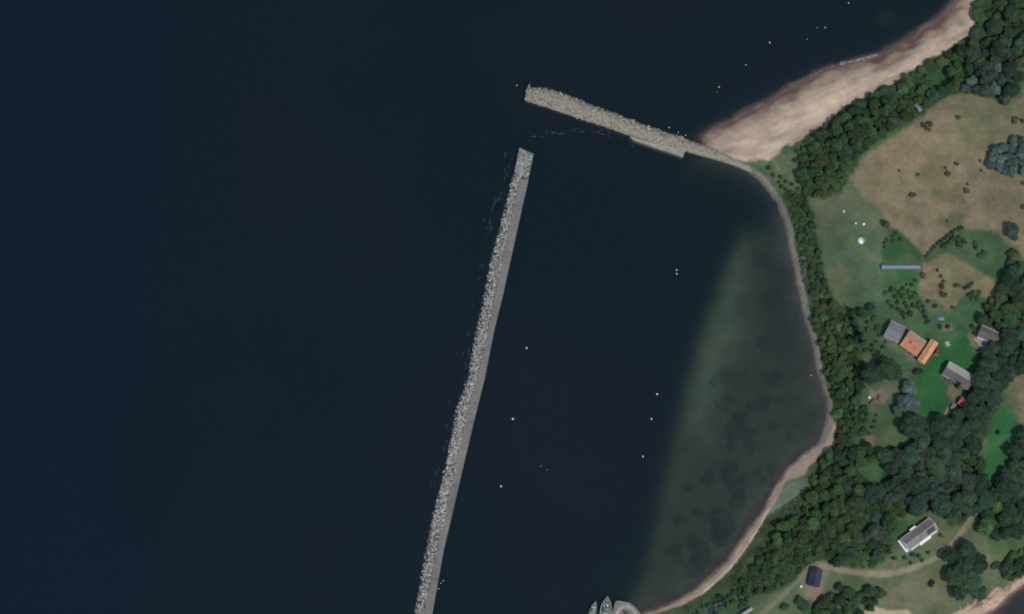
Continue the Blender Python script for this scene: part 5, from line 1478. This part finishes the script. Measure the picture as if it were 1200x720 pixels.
def small_box(px, py, dims, mat, name, label, cat, lidmat=None, rz=0.2):
    g = G(px, py, dims[2])
    o = empty(name, g, rz); tag(o, label, cat)
    MB().box((0,0,dims[2]/2),dims).build('body', mat, o)
    MB().box((0,0,dims[2]+.04),(dims[0]+.12,dims[1]+.12,.08)).build('lid', lidmat or mat, o)
    for sx in (-1,1): MB().box((sx*dims[0]*.36,0,-.06),(.1,dims[1]*.9,.14)).build('skid', M['wood'], o)
    return o
small_box(1012.3, 262.8, (.95,.85,.8), M['white'], 'storage_box', 'bright white box on the meadow just north of the dome tent', 'box')
small_box(1003, 262, (.6,.6,.5), M['canvas'], 'storage_box', 'small pale box on the meadow, west of the bright white box', 'box', rz=.6)
small_box(989, 248, (.4,1.1,.4), M['canvas'], 'storage_box', 'thin pale box by the west fence of the fenced meadow', 'box', rz=0)
small_box(939, 687.5, (.9,.8,.7), M['white'], 'storage_box', 'white box on the verge southwest of the dark roofed shed', 'box')
small_box(1152.5, 414, (.8,.7,.7), M['white'], 'storage_box', 'white box on the terrace below the white fronted bungalow', 'box')
small_box(1019, 466, (.8,.8,.6), M['white'], 'storage_box', 'white box at the west edge of the log yard', 'box')
# fence of the meadow
fpx = [(985,262),(984.5,250),(986,236),(998,234.5),(1009,234),(1013,246),(1014,263),(1000,265),(985,262)]
fr_ = empty('fence', G(986,262)); tag(fr_, 'thin post and wire fence enclosing a corner of the meadow', 'fence')
allp = []
for (a, b) in zip(fpx[:-1], fpx[1:]):
    n = max(1, int(math.hypot(b[0]-a[0], b[1]-a[1])/6))
    for i in range(n): allp.append((a[0]+(b[0]-a[0])*i/n, a[1]+(b[1]-a[1])*i/n))
pw = [G(*p) for p in allp]
o0 = fr_.location
for p in pw:
    MB().tube([(p.x-o0.x, p.y-o0.y, p.z-o0.z-.3), (p.x-o0.x, p.y-o0.y, p.z-o0.z+1.1)], .05, 6).build('post', M['wood'], fr_)
wires = MB()
for h in (.45,.8,1.1):
    wires.tube([(p.x-o0.x, p.y-o0.y, p.z-o0.z+h) for p in pw+[pw[0]]], .008, 4)
wires.build('wire', M['metal'], fr_)
# picnic table
g = G(1110.5, 403, .7)
tb = empty('picnic_table', g, .5); tag(tb, 'pale wooden picnic table on a worn patch of lawn', 'table')
MB().box((0,0,.75),(1.8,.8,.06)).build('tabletop', M['canvas2'], tb)
for s in (-1,1):
    MB().box((0,s*.75,.45),(1.8,.28,.05)).build('bench', M['canvas'], tb)
    lg = MB(); lg.hexa([(s*.7-.05,-.8,0),(s*.7+.05,-.8,0),(s*.7+.05,.8,0),(s*.7-.05,.8,0),(s*.7-.05,-.3,.72),(s*.7+.05,-.3,.72),(s*.7+.05,.3,.72),(s*.7-.05,.3,.72)]); lg.build('leg', M['wood'], tb)
# tarp covered heap
g = G(1103, 373, .6)
tp = MB(); rr = random.Random(4)
rows = [[((1.5*(1-i/5)+.15)*1.05*math.cos(2*math.pi*k/14)*rr.uniform(.85,1.1), (1.1*(1-i/5)+.1)*math.sin(2*math.pi*k/14)*rr.uniform(.85,1.1), 1.0*(i/5)**.7+rr.uniform(-.05,.05)) for k in range(14)] for i in range(6)]
tp.quadstrip(rows, True); o = tp.build('tarpaulin_heap', M['tarp'], None, True); o.location = g
tag(o, 'blue grey tarpaulin over a low heap north of the barn lawn', 'tarpaulin')
# garden pond
g = G(1146, 411)
pn = empty('garden_pond', (g.x, g.y, g.z)); tag(pn, 'small dark green pond on the lawn below the bungalow terrace', 'pond')
op = [(1.9*math.cos(t)*(1+.12*math.sin(3*t)), 1.0*math.sin(t)*(1+.1*math.cos(2*t))) for t in [2*math.pi*k/20 for k in range(20)]]
MB().prism(op, -.3, .10).build('water', M['pond'], pn)
rim = MB(); rim.tube([(x*1.05, y*1.06, .08) for x, y in op+[op[0]]], .16, 6); rim.build('stone_rim', M['rubble'], pn)
# terrace of the bungalow
tpz = [G(*p) for p in [(1140,397),(1147,395),(1163,407),(1158,414),(1148,406)]]
tz_ = max(p.z for p in tpz)+.12
tr_ = MB().prism([(p.x, p.y) for p in tpz], tz_-1.0, tz_).build('terrace', M['stone'])
tag(tr_, 'pale stone terrace in front of the white fronted bungalow', 'terrace')
# red car beside the annex
g = G(1097.6, 412.5, .8)
car = empty('parked_car', (g.x+.2, g.y, g.z+.05), math.radians(68)); tag(car, 'dark red car parked at the east wall of the pale orange annex', 'car')
prof = [(-1.85,.35),(-1.85,.75),(-1.2,.88),(-.75,.92),(1.2,.95),(1.8,.9),(1.88,.45)]
bd = MB()
rows = []
for y_, k in ((-.82,.93),(-.72,1.0),(.72,1.0),(.82,.93)):
    rows.append([(x*k, y_, .28) for x, z in prof[:1]] + [(x, y_, z*k) for x, z in prof] + [(prof[-1][0], y_, .28)])
bd.quadstrip(rows); n_ = len(rows[0])
bd.f.append(tuple(range(n_))); bd.f.append(tuple(range(3*n_, 4*n_)))
bd.build('body', M['red_car'], car)
MB().hexa([(-.95,-.74,.9),(1.35,-.74,.94),(1.35,.74,.94),(-.95,.74,.9),(-.3,-.6,1.4),(.95,-.6,1.4),(.95,.6,1.4),(-.3,.6,1.4)]).build('window', M['glass'], car)
MB().box((.32,0,1.42),(1.2,1.16,.05)).build('roof', M['red_car'], car)
for sx in (-1.15,1.15):
    for sy in (-.74,.74):
        wm = MB().tube([(sx, sy-.1, .31), (sx, sy+.1, .31)], .31, 14).build('wheel', M['rubber'], car)
        MB().tube([(sx, sy-.11, .31), (sx, sy+.11, .31)], .17, 10).build('rim', M['metal'], wm)
for sy in (-.55,.55): MB().box((-1.86,sy,.66),(.06,.3,.14)).build('headlight', M['canvas'], car)
# log piles
for i, (px, py, ln, rz, t_) in enumerate([(1022,470.5,3.2,.9,'low brown log pile at the west of the sandy yard'),(1029.5,466,2.6,1.3,'brown log pile in the middle of the sandy yard')]):
    g = G(px, py, .5); o = empty('log_pile', g, rz); tag(o, t_, 'log pile')
    for k in range(9):
        row = 0 if k < 4 else (1 if k < 7 else 2)
        c = (k - (1.5 if row == 0 else 5 if row == 1 else 7.5))*.34
        MB().tube([(-ln/2+rng.uniform(-.1,.1), c, .17+row*.29), (ln/2+rng.uniform(-.1,.1), c, .17+row*.29)], .17, 8).build('log', M['log'], o)

# ------------------------------------------------------------------ harbour: buoys
def make_buoy(mat, kind):
    root = empty('mooring_buoy', (0, 0, -500))
    if kind == 'ball':
        fl = MB().lathe([(.05,-.38),(.3,-.3),(.46,-.08),(.5,.12),(.46,.32),(.3,.5),(.1,.58)], 14).build('float', mat, root, True)
    else:
        fl = MB().lathe([(.2,-.6),(.45,-.5),(.5,-.1),(.5,.5),(.42,.8),(.2,1.0)], 14).build('float', mat, root, True)
    h = .58 if kind == 'ball' else 1.0
    ring = MB().tube([(0, .1*math.cos(t), h+.1+.1*math.sin(t)) for t in [2*math.pi*k/10 for k in range(11)]], .025, 5).build('ring', M['metal'], root)
    bn = MB().lathe([(.515,.02),(.525,.05),(.525,.13),(.515,.16)], 14).build('band', M['rope'], root)
    kids(root, fl, ring, bn)
    return root
BP = {'w': make_buoy(M['buoy_w'], 'ball'), 'y': make_buoy(M['buoy_y'], 'can'), 'g': make_buoy(M['buoy_g'], 'ball')}
fresh = set(BP)
BU = [(617,408,'y',1.15,'yellow can buoy in the basin, nearest the middle of the long breakwater'),(601,491,'w',1.25,'white ball buoy in the west of the basin, below the yellow can buoy'),
      (587,570,'y',1.15,'yellow can buoy in the basin, nearest the south of the long breakwater'),(793,316.5,'w',.9,'upper white buoy of the close pair in the middle of the basin'),
      (793,321,'w',.9,'lower white buoy of the close pair in the middle of the basin'),(770,462,'w',1.1,'northernmost of three buoys along the edge of the shallows'),
      (763.5,491,'w',1.0,'middle one of three buoys along the edge of the shallows'),(753.5,535,'w',.95,'southernmost of three buoys along the edge of the shallows'),
      (842.5,102,'y',.9,'pale yellow buoy off the sandy beach, closest to the breakwater root'),(874,76,'w',.7,'white buoy off the sandy beach, second from the breakwater root'),
      (902,50,'w',.9,'white buoy off the sandy beach, third from the breakwater root'),(958,32.5,'g',.7,'western buoy of the pair far off the northern beach'),
      (967,32.5,'w',.75,'eastern buoy of the pair far off the northern beach'),(994.5,3.5,'w',.75,'white buoy at the top edge, off the northern beach'),
      (946,46,'g',.6,'faint grey buoy south of the pair off the northern beach'),(605.5,100,'w',.65,'small white buoy just west of the shorter breakwater tip'),
      (634,546,'g',.65,'small grey buoy in the west of the basin, between white and yellow ones'),(950.5,440,'w',.7,'white buoy in the shallows close to the eastern harbour shore'),
      (784,149.5,'w',.7,'white float off the north side of the shorter breakwater, western one'),(795,155,'w',.6,'white float off the north side of the shorter breakwater, middle one'),
      (803.5,158.5,'w',.65,'white float off the north side of the shorter breakwater, eastern one'),
      (514,690,'w',.65,'lowest small white float against the long breakwater deck wall'),(516.5,683.5,'w',.55,'middle small white float against the long breakwater deck wall'),(519.5,680.5,'w',.6,'uppermost small white float against the long breakwater deck wall'),
      (840,108,'g',.5,'tiny grey float under the pale yellow buoy off the beach'),(641,550.5,'g',.5,'tiny grey float beside the small grey buoy in the basin')]
for x, y, k, s, t_ in BU:
    o = BP[k] if k in fresh else copy_tree(BP[k])
    fresh.discard(k)
    q = P(x, y, .2)
    o.location = (q[0], q[1], 0.0); s *= .8
    o.scale = (s, s, s); o.rotation_euler = (rng.uniform(-.1,.1), rng.uniform(-.1,.1), rng.uniform(0,6))
    tag(o, t_, 'buoy', 'buoys and floats moored in the bay')

# ------------------------------------------------------------------ quay and boats
qz = 1.7
qp = [Vector(P(x, y, qz)) for x, y in [(721.5,704.5),(728,704.8),(738,707),(743,710.5),(748,716),(754,724),(775,760),(708,775),(717,722)]]
qo = empty('quay', (qp[0].x, qp[0].y, 0)); tag(qo, 'gravel topped harbour quay jutting up at the bottom edge', 'quay')
o0 = qp[0]
MB().prism([(p.x-o0.x, p.y-o0.y) for p in qp], -8, qz).build('quay_wall', M['quay'], qo)
cpg = MB()
for a, b in ((8,0),(0,1),(1,2)):
    pa, pb = qp[a]-o0, qp[b]-o0
    d = (pb-pa); nn = Vector((-d.y, d.x)).normalized()*-.28
    cpg.hexa([(pa.x,pa.y,qz-.2),(pb.x,pb.y,qz-.2),(pb.x+nn.x,pb.y+nn.y,qz-.2),(pa.x+nn.x,pa.y+nn.y,qz-.2),(pa.x,pa.y,qz+.16),(pb.x,pb.y,qz+.16),(pb.x+nn.x,pb.y+nn.y,qz+.16),(pa.x+nn.x,pa.y+nn.y,qz+.16)])
cpg.build('coping', M['coping'], qo)
def ribbon(pts, wd, z, mat, name):
    rows = []
    ps = [Vector(P(x, y, z)) - o0 for x, y in pts]
    for i, p in enumerate(ps):
        d = (ps[min(i+1, len(ps)-1)] - ps[max(i-1, 0)]).normalized(); nn = Vector((-d.y, d.x))*wd/2
        rows.append([(p.x+nn.x, p.y+nn.y, z-.01), (p.x, p.y, z+.03), (p.x-nn.x, p.y-nn.y, z-.01)])
    return MB().quadstrip(rows).build(name, mat, qo)
ribbon([(722,720),(726,714),(731,711),(736,710.5),(740,713),(744,718),(749,727)], 1.3, qz+.012, M['coping'], 'worn_track')
grp = MB(); rr = random.Random(5)
for k in range(420):
    x, y = rr.gauss(733,2.6), rr.gauss(720,3.0)
    if y < 714.5 or x < 727 or x > 740: continue
    p = Vector(P(x, y, qz)) - o0
    s = rr.uniform(.1,.25); a = rr.uniform(0, 6.28); i0 = len(grp.v)
    grp.v += [(p.x-s*math.cos(a), p.y-s*math.sin(a), qz+.02), (p.x+s*math.cos(a), p.y+s*math.sin(a), qz+.02), (p.x, p.y, qz+.35)]; grp.f.append((i0,i0+1,i0+2))
grp.build('weeds', M['leaf'], qo, fix=False)
for px, py in ((722.5,708),(720.5,714)):
    p = Vector(P(px, py, qz)) - o0
    MB().lathe([(.16,0),(.13,.3),(.22,.34),(.2,.45)], 8, (p.x, p.y, qz)).build('bollard', M['steel_dk'], qo)

def boat(name, label, bow_px, heading, Lb, Bm, hullm, deckm, sternm, seed):
    rr = random.Random(seed)
    b = Vector(P(*bow_px, 2.0))
    d = Vector((math.sin(heading), math.cos(heading)))
    ctr = b - d*Lb/2
    root = empty(name, (ctr.x, ctr.y, 0), -heading)
    tag(root, label, 'boat')
    def hb(t): return Bm/2*(1-max(0, (t-.52)/.48)**2.3)*(0.86+.14*min(1, t/.25))
    def sh(t): return 1.25 + 1.0*t*t
    N = 16
    rows = []
    for i in range(N+1):
        t = i/N; y = -Lb/2 + Lb*t; w_ = max(hb(t), .03); z = sh(t)
        rk = .7*max(0, t-.75)/.25
        rows.append([(-w_*.1, y-rk*1.5, -.8), (-w_*.72, y-rk, -.3), (-w_*.97, y-rk*.3, z*.5), (-w_, y, z), (-w_+.14, y-.03, z), (-w_*.98+.14, y-.03, z-.62)])
    full = [r_ + [(-x, y, z) for x, y, z in r_[::-1]] for r_ in rows]
    hl = MB(); hl.quadstrip(rows); hl.quadstrip([[(-x, y, z) for x, y, z in r_] for r_ in rows])
    hl.v += [rows[0][k] for k in range(4)] + [(-rows[0][k][0], rows[0][k][1], rows[0][k][2]) for k in (3,2,1,0)]
    n0 = len(hl.v)-8; hl.f.append(tuple(range(n0, n0+8)))
    hl.build('hull', hullm, root, False)
    # decks: bow part and working part
    def deck(t0, t1, mat, nm):
        r2 = []
        for i in range(9):
            t = t0+(t1-t0)*i/8; y = -Lb/2+Lb*t; w_ = max(hb(t)-.13, .02)
            r2.append([(-w_, y, sh(t)-.6), (0, y, sh(t)-.55), (w_, y, sh(t)-.6)])
        return MB().quadstrip(r2).build(nm, mat, root)
    deck(.0, .62, sternm, 'working_deck'); deck(.62, .985, deckm, 'foredeck')
    # gunwale rail
    for s in (-1, 1):
        MB().tube([(s*(max(hb(t), .03)-.05), -Lb/2+Lb*t, sh(t)+.05) for t in [k/20 for k in range(21)]], .075, 6).build('gunwale', M['white'] if seed == 1 else M['metal'], root)
        MB().tube([(s*(max(hb(t), .03)-.1), -Lb/2+Lb*t, sh(t)+.75) for t in [.55+.45*k/10 for k in range(11)]], .03, 5).build('handrail', M['metal'], root)
    # wheelhouse amidships / forward
    yw = Lb*.10; wz = sh(.6)-.6; ww, wl = Bm*.46, Lb*.17
    wh = MB(); wh.hexa([(-ww/2,yw-wl/2,wz),(ww/2,yw-wl/2,wz),(ww/2,yw+wl/2,wz),(-ww/2,yw+wl/2,wz),(-ww/2+.1,yw-wl/2+.1,wz+2.1),(ww/2-.1,yw-wl/2+.1,wz+2.1),(ww/2-.1,yw+wl/2-.25,wz+2.1),(-ww/2+.1,yw+wl/2-.25,wz+2.1)])
    who = wh.build('wheelhouse', M['white'], root)
    MB().box((0,yw-.1,wz+2.16),(ww+.1,wl+.05,.09)).build('roof', M['deck_gn' if seed == 1 else 'hull_gy'], who)
    for k in (-1,0,1): MB().box((k*ww*.29, yw+wl/2-.09, wz+1.5),(ww*.24,.06,.55)).build('pane', M['glass'], who)
    MB().tube([(-.2,yw,wz+2.2),(-.2,yw,wz+4.6)], .05, 6).build('mast', M['white'], root)
    MB().box((.25,yw,wz+2.5),(.9,.2,.12)).build('radar', M['white'], root)
    # foredeck gear: winch, hatch, anchor, white locker
    zf = sh(.8)-.55
    MB().tube([(-Bm*.14,Lb*.28,zf+.4),(Bm*.14,Lb*.28,zf+.4)], .28, 10).build('winch', M['metal'], root)
    MB().box((-Bm*.22,Lb*.2,zf+.3),(.55,1.2,.55),.1).build('locker', M['white'], root)
    MB().box((Bm*.08,Lb*.24,zf+.2),(.7,.7,.3),.2).build('hatch', M['white'], root)
    MB().box((Bm*.03,Lb*.40,zf+.25),(.35,.9,.25),.1).build('anchor', M['metal'], root)
    MB().box((0,-Lb*.2,sh(.3)-.4),(Bm*.4,1.8,.35)).build('hold_cover', M['deck_gy'], root)
    for k in range(5):
        MB().tube([(-Bm*.3+k*.15*Bm, -Lb*.36, sh(.15)-.5), (-Bm*.3+k*.15*Bm, -Lb*.36, sh(.15)+.7)], .04, 5).build('stanchion', M['white'], root)
    MB().tube([(-Bm*.32,-Lb*.36,sh(.15)+.7),(Bm*.32,-Lb*.36,sh(.15)+.7)], .04, 5).build('gantry_rail', M['white'], root)
    return root
boat('fishing_boat', 'green decked fishing boat moored against the quay at the bottom edge', (711.7,699.6), math.radians(5), 15.5, 5.4, M['hull_gn'], M['deck_gn'], M['deck_gy'], 1)
boat('fishing_boat', 'narrower grey fishing boat moored outside the green decked one', (698,705), math.radians(14), 11.0, 3.2, M['hull_gy'], M['hull_gy'], M['deck_gy'], 2)
